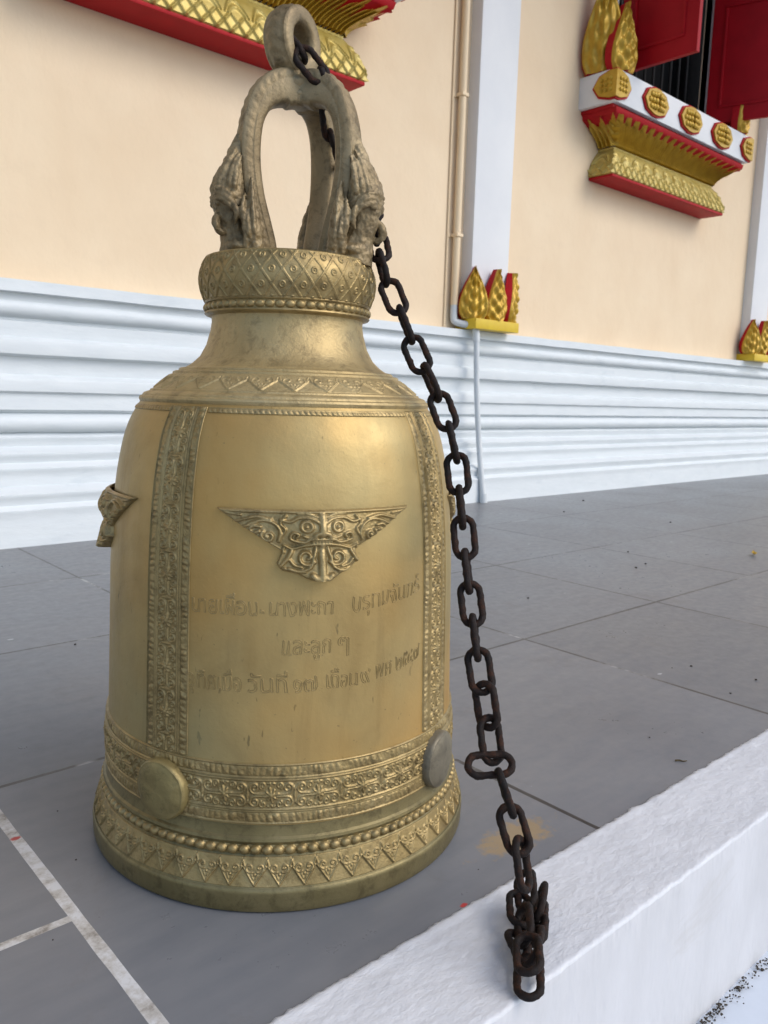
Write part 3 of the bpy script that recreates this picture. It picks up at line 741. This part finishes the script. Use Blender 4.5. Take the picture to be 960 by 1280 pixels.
# --- round striking bosses at the crossings
def boss_mesh():
    P = np.array([(.0, .0125), (.005, .0125), (.010, .0124), (.015, .0122), (.020, .0119), (.0235, .0114), (.027, .0108), (.0305, .0094), (.0318, .0088), (.0335, .0086), (.0350, .0068), (.0356, .0040), (.0356, -.006)])
    a = np.linspace(0, 2 * np.pi, 56, endpoint=False)
    V = np.stack([P[:, 1:2] + 0 * a, P[:, 0:1] * np.cos(a), P[:, 0:1] * np.sin(a)], -1).reshape(-1, 3)
    V[:, 0] += (V[:, 1] ** 2) * -1.9
    V[:, 0] += np.where(V[:, 0] > 0, 1, 0) * (vnoise(V * np.array([0, 1, 1]), 75) * .0011 + vnoise(V * np.array([0, 1, 1]), 210, 4) * .0004)
    V[:, 1:] *= (1 + .02 * vnoise(V * np.array([0, 1, 1]), 40, 2))[:, None]
    return V, gridF(len(P), 56, True)
bV, bF = boss_mesh(); b0 = None
for k, mt in enumerate(('boss', 'boss_worn', 'boss', 'boss')):
    o = mesh_obj('striking_boss', bV, bF, M[mt], bell, 30); a = rad(A0 + 90 * k)
    o.location = ((.2322 + .001) * math.cos(a), (.2322 + .001) * math.sin(a), .1225); o.rotation_euler = (0, 0, a)
    if mt == 'boss_worn': o['label'] = 'round boss worn to dull grey'

# --- guardian face plaques
def emblem():
    X0, Y0 = 525.0, 45.0; sc = .243
    def c(*p): return [((x - X0) * sc, (Y0 - y) * sc) for x, y in p]
    st = Stamp(-113, 113, -82, 3, .4)
    def poly(pts):
        P = c(*pts); inside = np.zeros(st.X.shape, bool); n = len(P)
        for i in range(n):
            (x1, y1), (x2, y2) = P[i], P[(i + 1) % n]
            cond = ((y1 > st.Y) != (y2 > st.Y)); xi = (x2 - x1) * (st.Y - y1) / (y2 - y1 + 1e-12) + x1
            inside ^= cond & (st.X < xi)
        return inside
    upper = poly([(62, 38), (160, 66), (260, 122), (372, 190), (420, 212), (650, 208), (700, 200), (800, 142), (880, 88), (990, 38)])
    upper = poly([(60, 38), (370, 238), (680, 228), (990, 38)])
    lower = poly([(372, 190), (352, 250), (336, 292), (358, 322), (420, 335), (488, 372), (522, 380), (560, 372), (640, 318), (692, 282), (684, 245), (668, 190)])
    st.plate = upper | lower
    st.h = np.where(upper, 4.2, 0.0); bulge = np.exp(-((st.X / 42) ** 2)) * 3.5
    st.h = np.where(upper, st.h + bulge, st.h)
    lowh = 6.0 + 7.0 * np.clip((st.Y + 36) / -44, 0, 1) ** 1.2 * np.exp(-((st.X / 34) ** 2))
    st.h = np.where(lower, np.maximum(st.h, lowh), st.h)
    soft = st.plate.astype(float)
    for _ in range(45):
        soft = (soft + np.roll(soft, 1, 0) + np.roll(soft, -1, 0) + np.roll(soft, 1, 1) + np.roll(soft, -1, 1)) / 5
    edge = np.clip(soft * 2 - 1, 0, 1) ** .5
    # the face swells at brow and muzzle, hollows under the mouth and swells again at the tongue
    sw = 5.5 * np.exp(-((st.X / 30) ** 2) - ((st.Y + 20) / 12) ** 2) - 3.0 * np.exp(-((st.X / 60) ** 2) - ((st.Y + 41) / 4.5) ** 2)
    st.h = np.where(st.plate, np.maximum(st.h + sw, 2.5) * (.35 + .65 * edge), 0)
    base = st.h.copy(); st.h = np.zeros_like(base)
    lip = c((70, 46), (980, 46)); st.stroke(lip, 2.2, 3.0)
    S1 = lambda pts, w_, h_, tp=0.0: st.stroke([tuple(q) for q in spline(c(*pts), 26)], w_ * sc, h_, tp)
    def both(pts, w_, h_, tp=0.0):
        S1(pts, w_, h_, tp); S1([(2 * X0 - x, y) for x, y in pts], w_, h_, tp)
    def sp(cx_, cy_, r0, r1, a0, tr, w_, h_):
        for s in (-1, 1):
            pts = [(((cx_ - X0) * s + r * math.cos(t) * s) * sc, (Y0 - cy_ - r * math.sin(t)) * sc) for r, t in zip(np.linspace(r0, r1, 36), np.linspace(a0, a0 + tr * 2 * math.pi, 36))]
            st.stroke(pts, w_ * sc, h_, .2)
    for s in (-1, 1): st.stroke([(s * (X0 - 74) * sc, (Y0 - 52) * sc), (s * (X0 - 366) * sc, (Y0 - 232) * sc)], 6.5 * sc, 2.6)
    # eyes, brows, nose
    for s in (-1, 1):
        st.disc(s * 66 * sc, (Y0 - 112) * sc, 22 * sc, 3.4, 8 * sc); st.disc(s * 66 * sc, (Y0 - 112) * sc, 11 * sc, 4.0)
    both([(515, 96), (480, 76), (430, 72), (390, 92), (350, 84)], 9, 3.6, .3)
    both([(505, 70), (470, 58), (420, 56)], 6, 2.6, .3)
    S1([(525, 66), (525, 100), (525, 148)], 17, 4.6); both([(524, 140), (500, 148), (494, 160)], 11, 4.6)
    both([(488, 158), (468, 164), (446, 156)], 7, 3.0)
    # mouth with teeth, moustache curls
    both([(525, 172), (478, 172), (452, 186), (420, 182), (392, 168), (404, 142), (428, 150), (418, 166)], 8, 3.8, .2)
    both([(525, 196), (480, 198), (440, 206), (400, 216), (365, 200)], 9, 4.0, .4)
    for k in range(-3, 4): st.disc(k * 13 * sc, (Y0 - 184) * sc, 6.5 * sc, 3.4)
    # cheek scrolls and flames running out to the tips
    sp(300, 160, 30, 6, -2.4, -1.35, 8, 3.6); st.disc((300 - X0) * sc, (Y0 - 160) * sc, 7 * sc, 3.4); st.disc((2 * X0 - 300 - X0) * sc, (Y0 - 160) * sc, 7 * sc, 3.4)
    both([(345, 180), (352, 140), (330, 104), (285, 88), (230, 100), (190, 128)], 9, 3.8, .4)
    both([(268, 118), (236, 116), (220, 134), (240, 146), (262, 138)], 7, 3.2)
    both([(310, 84), (250, 72), (200, 84), (150, 96), (110, 74)], 8, 3.4, .5)
    both([(250, 98), (200, 118), (160, 116), (120, 92), (88, 66)], 8, 3.2, .6)
    both([(180, 66), (140, 62), (100, 56)], 6, 2.4, .4)
    both([(372, 66), (350, 100), (372, 128), (356, 160)], 7, 3.0, .3)
    # lower lobe: tongue and two hollow curls
    S1([(525, 205), (524, 260), (526, 330), (524, 362)], 17, 5.0); both([(524, 345), (500, 352), (486, 340)], 16, 4.5)
    sp(590, 254, 40, 10, 2.6, -1.1, 8, 4.0)
    both([(500, 214), (488, 260), (476, 300), (430, 318), (386, 306)], 9, 4.0, .3)
    both([(398, 226), (380, 262), (352, 296)], 10, 4.2, .2); both([(366, 214), (350, 262), (340, 290)], 7, 3.0)
    both([(440, 300), (410, 290), (392, 268)], 7, 3.0); both([(455, 322), (420, 322), (370, 306)], 6, 3.0)
    det = st.h; g = tri_noise(det.shape, 41, 3) * 1.2
    st.h = np.where(st.plate, base + det * 1.0 * (.4 + .6 * edge) + g, 0)
    # feather the rim one cell so that the plate has a bevelled edge
    hb = st.h.copy()
    st.h = (hb + np.roll(hb, 1, 0) + np.roll(hb, -1, 0) + np.roll(hb, 1, 1) + np.roll(hb, -1, 1)) / 5
    st.h[:2] = 0; st.h[-2:] = 0; st.h[:, :2] = 0; st.h[:, -2:] = 0
    return st
EM = emblem()
def emblem_obj(ac):
    ztop = .4455; step = .00085; ns = int(.078 / step); ntt = int(.226 / step)
    y = np.linspace(-77, 1.5, ns)[:, None]; x = np.linspace(-111, 111, ntt)[None, :]
    h = EM.sample(x + 0 * y, y + 0 * x); z = ztop + y / 1000 * .95 + 0 * x; th = rad(ac) + x / 1000 / .2188 * 1.015 + 0 * y
    R_ = r_body(z) + np.where(h > .4, h * .00105, -.003)
    V = np.stack([R_ * np.cos(th), R_ * np.sin(th), z], -1)
    keep = (h > .4)
    F = gridF(ns, ntt)[:, ::-1]; kf = keep.reshape(-1)[F].any(axis=1)
    return mesh_obj('guardian_plaque', V.reshape(-1, 3), F[kf], M['brass_relief'], bell, None)
em = emblem_obj(A0 + 45)
for k in range(1, 4):
    c = em.copy(); COL.objects.link(c); c.parent = bell; c.rotation_euler = (0, 0, k * math.pi / 2)

# --- engraved dedication, drawn as the fine raised double outline of each stroke
def inscription():
    pieces = [('นายเผื่อน', -151.6, -132.3, .3315, .0), ('-', -131.4, -130.2, .3325, 0), ('นางพะกา', -129.0, -111.0, .3320, 0), ('บรุทมจันทร์', -105.2, -80.2, .3330, .010),
              ('และลูก', -125.3, -111.6, .2890, 0), ('ๆ', -109.6, -106.3, .2890, 0),
              ('อุทิศเมื่อ', -152.8, -136.2, .2465, 0), ('วันที่', -134.9, -123.6, .2465, .0), ('๑๗', -122.4, -115.6, .2470, 0), ('เดือน', -113.0, -103.6, .2480, .0), ('๙', -102.4, -99.4, .2500, 0), ('พศ ๒๕๔๗', -97.6, -79.6, .2515, .012)]
    VV = []; FF = []; nb = 0; lines = []
    for k, (txt, a0, a1, z0, rise) in enumerate(pieces):
        cu = bpy.data.curves.new('text', 'FONT'); cu.body = txt; cu.size = .0275; cu.fill_mode = 'NONE'; cu.bevel_depth = .00042; cu.bevel_resolution = 1; cu.resolution_u = 4
        to = bpy.data.objects.new('text', cu); COL.objects.link(to)
        dg = bpy.context.evaluated_depsgraph_get(); me = bpy.data.meshes.new_from_object(to.evaluated_get(dg))
        n = len(me.vertices); V = np.zeros(n * 3, np.float32); me.vertices.foreach_get('co', V); V = V.reshape(-1, 3)
        F = [tuple(p.vertices) for p in me.polygons]
        bpy.data.objects.remove(to); bpy.data.curves.remove(cu); bpy.data.meshes.remove(me)
        if n == 0: continue
        x0, x1 = V[:, 0].min(), V[:, 0].max(); wv = .2225 * rad(a1 - a0)
        xx = (V[:, 0] - x0) / max(x1 - x0, 1e-6)
        wob = np.array([noise.noise(Vector((x * 60 + k * 9, y * 60, 0))) for x, y in V[:, :2]]); wob2 = np.array([noise.noise(Vector((x * 45, y * 45, 8 + k))) for x, y in V[:, :2]])
        th = rad(a0) + rad(a1 - a0) * xx + wob * .0022 / .22
        z = z0 + V[:, 1] * (1.0 if txt != '-' else 1) + rise * xx ** 1.4 + wob2 * .0022 - (0.0 if txt != '-' else .002)
        R_ = r_body(z) + V[:, 2] * 1.0 + .0001
        VV.append(np.stack([R_ * np.cos(th), R_ * np.sin(th), z], 1)); FF += [tuple(q + nb for q in f) for f in F]; nb += n
        if True:
            lines.append(mesh_obj('inscription_word', np.concatenate(VV), FF, M['brass_relief'], bell, None)); VV = []; FF = []; nb = 0
    return lines
inscription()

# --- crown: three bowed legs, each with a serpent head, and a suspension loop
CA = rad(-34.92)                     # direction of camera-right as seen at the bell axis, zero of the leg angles
def camdir(a): return np.array([math.cos(CA + rad(a)), math.sin(CA + rad(a)), 0])
CX = camdir(0) * .013                # the crown was set slightly off centre
LEG_ANG = (197, 331, 60)
def arch_leg_mesh():
    # local frame: x outwards, y along the tangent, z up
    C = spline([(-.004, .9490), (.014, .9500), (.034, .9440), (.0530, .9240), (.0640, .8900), (.0665, .8500), (.0615, .8100), (.0520, .7750), (.0455, .7500), (.0440, .7330)], 150)
    T = np.gradient(C, axis=0); T /= np.linalg.norm(T, axis=1)[:, None]; N = np.stack([-T[:, 1], T[:, 0]], 1)  # N points outwards/up
    s = np.concatenate([[0], np.cumsum(np.linalg.norm(np.diff(C, axis=0), axis=1))])
    n = 56; V = []
    for i in range(len(C)):
        f = i / (len(C) - 1); hw = .0155 + .0015 * math.sin(f * 3) + .003 * max(0, f - .75); ht = .0122 - .0028 * max(0, 1 - f / .2)
        for j in range(n):
            a = 2 * math.pi * j / n; ca, sa = math.cos(a), math.sin(a)
            q = 4.5; rr = (abs(ca) ** q + abs(sa) ** q) ** (-1 / q)
            y = hw * rr * ca; k = ht * rr * sa; e = abs(y) / hw
            if sa > .25:      # scaled outer face with raised borders
                k += .0012 * (e > .76) + .0026 * max(0, 1 - (e / .68) ** 2) * abs(math.sin(s[i] * 260 + e * 2.6)) ** .6
            u = k / ht
            if abs(ca) > .4 and u > -.35:    # a row of scales between two fine ribs on either side
                v = (u + .35) / 1.35
                y += math.copysign(1, ca) * (.0013 * abs(math.sin(s[i] * 300 + v * 2.0)) ** .5 * max(0, 1 - ((v - .5) / .36) ** 2) + .0009 * math.exp(-((v - .08) / .07) ** 2) + .0009 * math.exp(-((v - .93) / .07) ** 2))
            if sa < -.3:
                k -= .0014 * (1 - e ** 2) + .0185 * (1 - np.clip((f - .14) / .30, 0, 1) ** 2 * (3 - 2 * np.clip((f - .14) / .30, 0, 1)))
            V.append((C[i, 0] + N[i, 0] * k, y, C[i, 1] + N[i, 1] * k))
    F = [tuple(f) for f in gridF(len(C), n, True)] + [tuple(range(n)), tuple(range(len(C) * n - 1, (len(C) - 1) * n - 1, -1))]
    return np.array(V), F
def remesh(parts, voxel, seed, amp, name):
    V = []; F = []; nb = 0
    for v, f in parts:
        V.append(np.asarray(v)); F += [tuple(q + nb for q in g) for g in f]; nb += len(v)
    me = bpy.data.meshes.new(name); me.from_pydata([tuple(v) for v in np.concatenate(V)], [], F)
    o = bpy.data.objects.new(name, me); COL.objects.link(o)
    md = o.modifiers.new('r', 'REMESH'); md.mode = 'VOXEL'; md.voxel_size = voxel
    ms = o.modifiers.new('s', 'SMOOTH'); ms.factor = .4; ms.iterations = 1
    dg = bpy.context.evaluated_depsgraph_get(); me2 = bpy.data.meshes.new_from_object(o.evaluated_get(dg))
    bpy.data.objects.remove(o); bpy.data.meshes.remove(me)
    n = len(me2.vertices); co = np.zeros(n * 3, np.float32); me2.vertices.foreach_get('co', co); co = co.reshape(-1, 3)
    no = np.zeros(n * 3, np.float32); me2.vertices.foreach_get('normal', no); no = no.reshape(-1, 3)
    d = vnoise(co, 110, seed) * amp + vnoise(co, 260, seed + 5) * amp * .5
    co = co + no * d[:, None]; me2.vertices.foreach_set('co', co.astype(np.float32).ravel()); me2.update()
    me2.materials.append(M['bronze_old']); smooth(me2, None)
    return me2
def ell(c, r, nseg=18):
    V = []; F = []
    for i in range(nseg + 1):
        t = math.pi * i / nseg
        for j in range(nseg * 2):
            a = math.pi * j / nseg; V.append((c[0] + r[0] * math.sin(t) * math.cos(a), c[1] + r[1] * math.sin(t) * math.sin(a), c[2] + r[2] * math.cos(t)))
    return V, [tuple(f) for f in gridF(nseg + 1, nseg * 2, True)]
def tube(pts, radii, n=12, m=24, squash=None):
    P = spline(pts, m); r = np.interp(np.linspace(0, 1, m), np.linspace(0, 1, len(radii)), radii); return sweep(P, r, n, squash)
def serpent_mesh():
    A = []
    R4 = random.Random(11)
    # pointed crest rising along the leg, with ribs
    A.append(tube([(.071, 0, .888), (.0745, 0, .868), (.080, 0, .842), (.085, 0, .818), (.084, 0, .795)], [.0015, .008, .0135, .018, .019], 16, 30, 1.05))
    # brow, muzzle and the thick neck standing on the collar
    A.append(ell((.087, 0, .802), (.018, .0215, .015)))
    A.append(tube([(.083, 0, .800), (.083, 0, .780), (.079, 0, .762), (.075, 0, .748), (.072, 0, .731)], [.021, .0165, .0160, .0195, .0215], 18, 24, 1.12))
    A.append(ell((.075, 0, .745), (.0205, .025, .012)))
    A.append(ell((.096, 0, .790), (.009, .012, .008)))
    # mane of flame locks, lying close, swept up and back from the brow
    for k in range(-6, 7):
        t = k / 6.0; y = .0225 * t; j = R4.uniform(-.002, .002)
        A.append(tube([(.103 - .018 * t * t, y * .62, .800), (.1045 - .019 * t * t, y * .92 + j * .4, .812), (.100 - .016 * t * t, y * 1.02 + j, .826 + j), (.092 - .011 * t * t, y * .95 + j, .842 + j), (.083 - .008 * abs(t), y * .70, .862 - .006 * abs(t) + 3 * j)], [.0022, .0033, .0032, .0026, .0008], 8, 26))
    for s in (-1, 1):
        # curling brow rolls and eyes
        for q, (dz, rr) in enumerate(((0, .0032), (-.0055, .0028), (.006, .0026))):
            A.append(tube([(.104 - .001 * q, .002 * s, .801 + dz), (.103, .010 * s, .804 + dz), (.0975, .0175 * s, .802 + dz), (.0900, .0215 * s, .795 + dz), (.0850, .0215 * s, .786 + dz)], [.0016, rr, rr * 1.1, rr, .001], 8, 20))
        A.append(ell((.1005, .0085 * s, .7945), (.0050, .0052, .0046)))
        # leaf-shaped fins against the leg, with a rib down the middle
        A.append(tube([(.066, .0190 * s, .826), (.0665, .0220 * s, .806), (.066, .0240 * s, .784), (.064, .0240 * s, .760), (.060, .0215 * s, .734)], [.0010, .0050, .0092, .0112, .0105], 12, 26))
        A.append(tube([(.066, .0225 * s, .820), (.0675, .0290 * s, .800), (.068, .0335 * s, .780), (.066, .0335 * s, .760), (.062, .029 * s, .738)], [.0008, .0020, .0028, .0030, .0030], 8, 24))
        A.append(tube([(.074, .0225 * s, .806), (.078, .0270 * s, .790), (.077, .0285 * s, .774), (.073, .0270 * s, .756), (.071, .0240 * s, .738)], [.0010, .0032, .0040, .0042, .0046], 10, 24))
        A.append(tube([(.071, .0260 * s, .794), (.0735, .0310 * s, .778), (.0725, .0325 * s, .762), (.069, .0290 * s, .748)], [.0008, .0022, .0026, .0020], 8, 20))
        A.append(tube([(.088, .0195 * s, .800), (.0855, .0245 * s, .788), (.084, .0245 * s, .776), (.085, .0205 * s, .768)], [.0022, .0034, .0032, .0014], 9, 18))
    # one small curl under the jaw
    A.append(tube([(.098, .006, .783), (.1035, .011, .774), (.1030, .013, .764), (.097, .012, .759), (.094, .010, .765)], [.0034, .0046, .0046, .0036, .002], 10, 20))
    A = [([(v[0] + .002 + max(0, v[0] - .07) * .10, v[1] * 1.12, v[2]) for v in V_], F_) for V_, F_ in A]
    me = remesh(A, .00105, 3, .0016, 'serpent_head'); return me
aV, aF = arch_leg_mesh(); SME = serpent_mesh(); LEGME = None
for k, a in enumerate(LEG_ANG):
    if LEGME is None:
        o = mesh_obj('crown_leg', aV, aF, M['bronze_old'], bell, 40); LEGME = o.data
    else:
        o = link(bpy.data.objects.new('crown_leg', LEGME), bell)
    o.location = Vector(CX); o.rotation_euler = (0, 0, CA + rad(a))
    s = link(bpy.data.objects.new('serpent_head', SME), o)
def loop_mesh():
    n, mseg = 96, 40; V = []
    for i in range(n):
        t = 2 * math.pi * i / n; cr = np.array([math.sin(t), 0, math.cos(t) * 1.06])
        for j in range(mseg):
            a = 2 * math.pi * j / mseg; ca, sa = math.cos(a), math.sin(a); q = 3.2; rr = (abs(ca) ** q + abs(sa) ** q) ** (-1 / q)
            ax = .0188 * rr * sa; rd = .0104 * rr * ca
            if ca > .3:
                e = abs(ax) / .0188; rd += .0014 * (e > .74) + .0026 * max(0, 1 - (e / .66) ** 2) * abs(math.sin(t * 9 + e * 3)) ** .6
            V.append(cr * (.0272 + rd) + np.array([0, ax, 0]))
    return np.array(V), gridF(n, mseg, True, True)
lV, lF = loop_mesh()
lo = mesh_obj('suspension_loop', lV, lF, M['bronze_old'], bell, 40); lo.location = Vector(camdir(0) * .0015) + Vector((0, 0, .9955)); lo.rotation_euler = (0, 0, CA + rad(-38) + math.pi / 2)
hub = remesh([ell((0, 0, .9480), (.022, .022, .013)), ell((.002, 0, .9340), (.020, .020, .011)), tube([(-.010, 0, .960), (0, 0, .955), (.0, 0, .948)], [.014, .015, .017], 12, 8)], .0013, 8, .0006, 'crown_hub')
ho = link(bpy.data.objects.new('crown_hub', hub), bell); ho.location = Vector(CX) * .75

# ==================================================================== CHAIN
def link_mesh(seed):
    R_, st, wr = .0112, .0120, .0040; k = 64; n = 12; P = []
    for i in range(k):
        u = i / k * (2 * math.pi * R_ + 4 * st)
        if u < 2 * st: p = (-st + u, -R_)
        elif u < 2 * st + math.pi * R_: a = (u - 2 * st) / R_ - math.pi / 2; p = (st + R_ * math.cos(a), R_ * math.sin(a))
        elif u < 4 * st + math.pi * R_: p = (st - (u - 2 * st - math.pi * R_), R_)
        else: a = (u - 4 * st - math.pi * R_) / R_ + math.pi / 2; p = (-st + R_ * math.cos(a), R_ * math.sin(a))
        P.append((p[0], p[1], 0))
    P = np.array(P); T = np.roll(P, -1, 0) - np.roll(P, 1, 0); T /= np.linalg.norm(T, axis=1)[:, None]; B = np.stack([-T[:, 1], T[:, 0], 0 * T[:, 0]], 1)
    a = np.linspace(0, 2 * np.pi, n, endpoint=False); V = P[:, None, :] + wr * (np.cos(a)[None, :, None] * B[:, None, :] + np.sin(a)[None, :, None] * np.array([0, 0, 1.0]))
    V = V.reshape(-1, 3); nrm = V - np.repeat(P, n, 0); nrm /= np.linalg.norm(nrm, axis=1)[:, None]
    V = V + nrm * (vnoise(V, 190, seed * 7.3) * .0008 + vnoise(V, 480, seed * 3.1) * .00035)[:, None]
    me = bpy.data.meshes.new('link'); me.from_pydata([tuple(v) for v in V], [], [tuple(f) for f in gridF(k, n, True, True)]); me.materials.append(M['rust']); smooth(me, None)
    return me
LM = [link_mesh(k) for k in range(3)]
def pix(x, y, d):      # a measured point on the chain: photo pixel and depth
    v = CF + CR * ((x - 480) / 1006.23) - CU * ((y - 640) / 1006.23); return np.array(v) * d + np.array([0, 0, H])
chain = empty('rusty_chain', (BX, BY, 0), label='dark rusty iron chain hung from the bell loop, trailing down to the white kerb', cat='chain')
CB = Vector((BX, BY, 0)); lk = [0]
def put_link(c, tdir, ndir):
    t = Vector(tdir).normalized(); n = Vector(ndir); n = (n - t * n.dot(t)).normalized(); b = n.cross(t)
    mm = Matrix((t, b, n)).transposed().to_4x4(); mm.translation = Vector(c) - CB
    o = link(bpy.data.objects.new('link', LM[lk[0] % 3]), chain); lk[0] += 1
    o.matrix_local = mm
PITCH = .0380
CHAIN_PTS = [(352, 62, .985), (378, 72, .985), (398, 88, .985), (412, 112, .995), (417, 150, 1.03), (420, 190, 1.07), (436, 228, 1.10), (462, 258, 1.08), (474, 298, 1.04), (478, 335, .995), (492, 371, .965), (507, 406, .957), (521, 443, .95), (539, 478, .945), (554, 514, .94), (566, 553, .935), (572, 592, .93), (576, 634, .925), (580.5, 672, .92), (584, 714, .912), (589.5, 755, .905), (594, 797, .895), (600, 838.6, .885), (608, 882, .872), (613.5, 927, .86)]
def depth_line(a, b, px):
    """points in space along a straight run of chain whose two ends are known"""
    return px
MEAS = [(478, 335), (492, 371), (507, 406), (521, 443), (539, 478), (554, 514), (566, 553), (572, 592), (576, 634), (580.5, 672), (584, 714), (589.5, 755), (594, 797), (600, 838.6), (608, 882), (613.5, 925)]
D0, D1 = 1.000, .862
arc = np.concatenate([[0], np.cumsum(np.hypot(*np.diff(np.array(MEAS), axis=0).T))]); arc /= arc[-1]
RUN = [pix(x, y, 1 / ((1 / D0) * (1 - t) + (1 / D1) * t)) for (x, y), t in zip(MEAS, arc)]
# hidden upper run: out of the loop, over the arch, down behind the right-hand serpent
UP = [pix(368, 58, .985), pix(385, 78, .975), pix(402, 93, .975), pix(412, 120, 1.0), pix(416, 165, 1.025), pix(421, 200, 1.06), pix(440, 232, 1.085), pix(462, 262, 1.06), pix(471, 297, 1.03), RUN[0]]
US = spline(UP, 600); ul = np.concatenate([[0], np.cumsum(np.linalg.norm(np.diff(US, axis=0), axis=1))])
nup = int(round(ul[-1] / .0375)); UPC = [US[np.searchsorted(ul, ul[-1] * k / nup)] for k in range(nup)]
CENT = UPC + RUN
VIEW = -np.array(CF)
for i, c in enumerate(CENT):
    t = CENT[min(i + 1, len(CENT) - 1)] - CENT[max(i - 1, 0)]; t = t / np.linalg.norm(t)
    face = (i - len(UPC)) % 2 == 1
    v = VIEW - t * (VIEW @ t); v /= np.linalg.norm(v); u = np.cross(t, v)
    k = i - len(UPC); a = {13: .0, 14: .55, 15: 1.05}.get(k, random.uniform(-.22, .22)) + (0 if face else math.pi / 2)
    if k == 14: a = .62
    if k == 15: a = -.45
    put_link(c, t, v * math.cos(a) + u * math.sin(a))
# a link that has jammed crosswise, then the loose end lying in a heap on the kerb
r_ = RUN[-1]
put_link(pix(612.5, 956, .846), np.array(CR) + .05 * np.array(CU), VIEW * .75 + np.array(CU) * .65)
put_link(pix(632, 991, .828), pix(641, 1018, .81) - pix(622, 962, .842), np.array(CR) * 1.0 + VIEW * .25)
put_link(pix(643, 1037, .812), pix(653, 1068, .80) - pix(634, 1006, .825), VIEW + np.array(CR) * .12)
put_link(pix(653, 1080, .797), pix(657, 1110, .79) - pix(649, 1052, .806), np.array(CR) + VIEW * .7)
def onz(x, y, z):
    d = np.array(CF) + np.array(CR) * ((x - 480) / 1006.23) - np.array(CU) * ((y - 640) / 1006.23); t = (z - H) / d[2]; return d * t + np.array([0, 0, H])
UPZ = np.array([0, 0, 1.0])
heap = [((657, 1112), .036, (6, 40), .55, .25), ((650, 1136), .026, (3, 40), -.15, .12), ((675, 1128), .024, (-8, 40), .9, .10), ((668, 1142), .012, (-4, 40), .1, .05),
        ((655, 1156), .030, (4, 40), .75, .15), ((668, 1162), .019, (-5, 40), .25, .0), ((652, 1188), .014, (22, 40), -.35, .10), ((666, 1184), .026, (-10, 40), .7, .12), ((660, 1192), .034, (4, 40), .2, .1), ((661, 1221), .0135, (0, 40), .08, .16)]
for (x, y), z, (tx, ty), roll, dip in heap:      # lying links: direction over the kerb top, rolled about it, nose dipped
    p = onz(x, y, z); t = onz(x + tx, y + ty, z) - p; t = t / np.linalg.norm(t) - UPZ * dip
    side = np.cross(t, UPZ); side /= np.linalg.norm(side)
    put_link(p, t, UPZ * math.cos(roll * 1.4) + side * math.sin(roll * 1.4))
print('chain spacing', np.round(np.linalg.norm(np.diff(np.array(CENT), axis=0), axis=1) * 1000, 1))

# ==================================================================== SMALL THINGS ON THE TILES
def small_leaf(loc, rz, s):
    ns, n = 14, 7; V = []
    for i in range(ns):
        u = i / (ns - 1); wv = .5 * math.sin(math.pi * u ** .8) * .42 + .004
        for j in range(n):
            v = j / (n - 1) * 2 - 1; V.append(((u - .5) * s, v * wv * s * .55, s * (.05 + .10 * abs(v) * wv * 4 + .10 * (2 * u - 1) ** 2)))
    o = mesh_obj('fallen_leaf', V, gridF(ns, n), M['leaf'], None, None); md = o.modifiers.new('t', 'SOLIDIFY'); md.thickness = .0012
    o.location = loc; o.rotation_euler = (0, 0, rz); return o
tag(small_leaf((3.115, 1.318, .0), .5, .085), 'yellow fallen leaf lying on the grey tiles at the right edge', 'leaf')
V, F = sweep(spline([(0, 0, .0015), (.006, .002, .002), (.012, .0015, .0015), (.018, .004, .002)], 10), np.linspace(.0016, .0008, 10), 7)
o = mesh_obj('twig', V, F, M['twig']); o.location = (1.180, .592, 0); o.rotation_euler = (0, 0, -1.0); tag(o, 'tiny brown twig on the tiles near the white kerb', 'twig')
gl = [(705, 640), (729, 626), (660, 748), (795, 710), (807, 705), (864, 833), (840, 835), (812, 922), (945, 850), (913, 867), (94, 806), (72, 1014), (95, 1075), (66, 1175), (785, 690), (838, 653), (598, 1087)]
R3 = random.Random(5)
for k, (x, y) in enumerate(gl):
    p = onz(x, y, 0); d = np.linalg.norm(p - np.array([0, 0, H])); r = d * R3.uniform(.7, 1.5) / 1006
    bm = bmesh.new(); bmesh.ops.create_icosphere(bm, subdivisions=2, radius=r)
    for v in bm.verts:
        v.co *= 1 + .45 * noise.noise(v.co * (1.1 / r) + Vector((k * 3, 0, 0))); v.co.z = v.co.z * .55 + r * .42
    o = bm_obj('grit_crumb', bm, M['grit'], None, None); o.location = p; o.rotation_euler = (0, 0, k)
    tag(o, 'tiny dark crumb of grit on the grey tiles', 'grit', group='crumbs of grit scattered on the tiles')
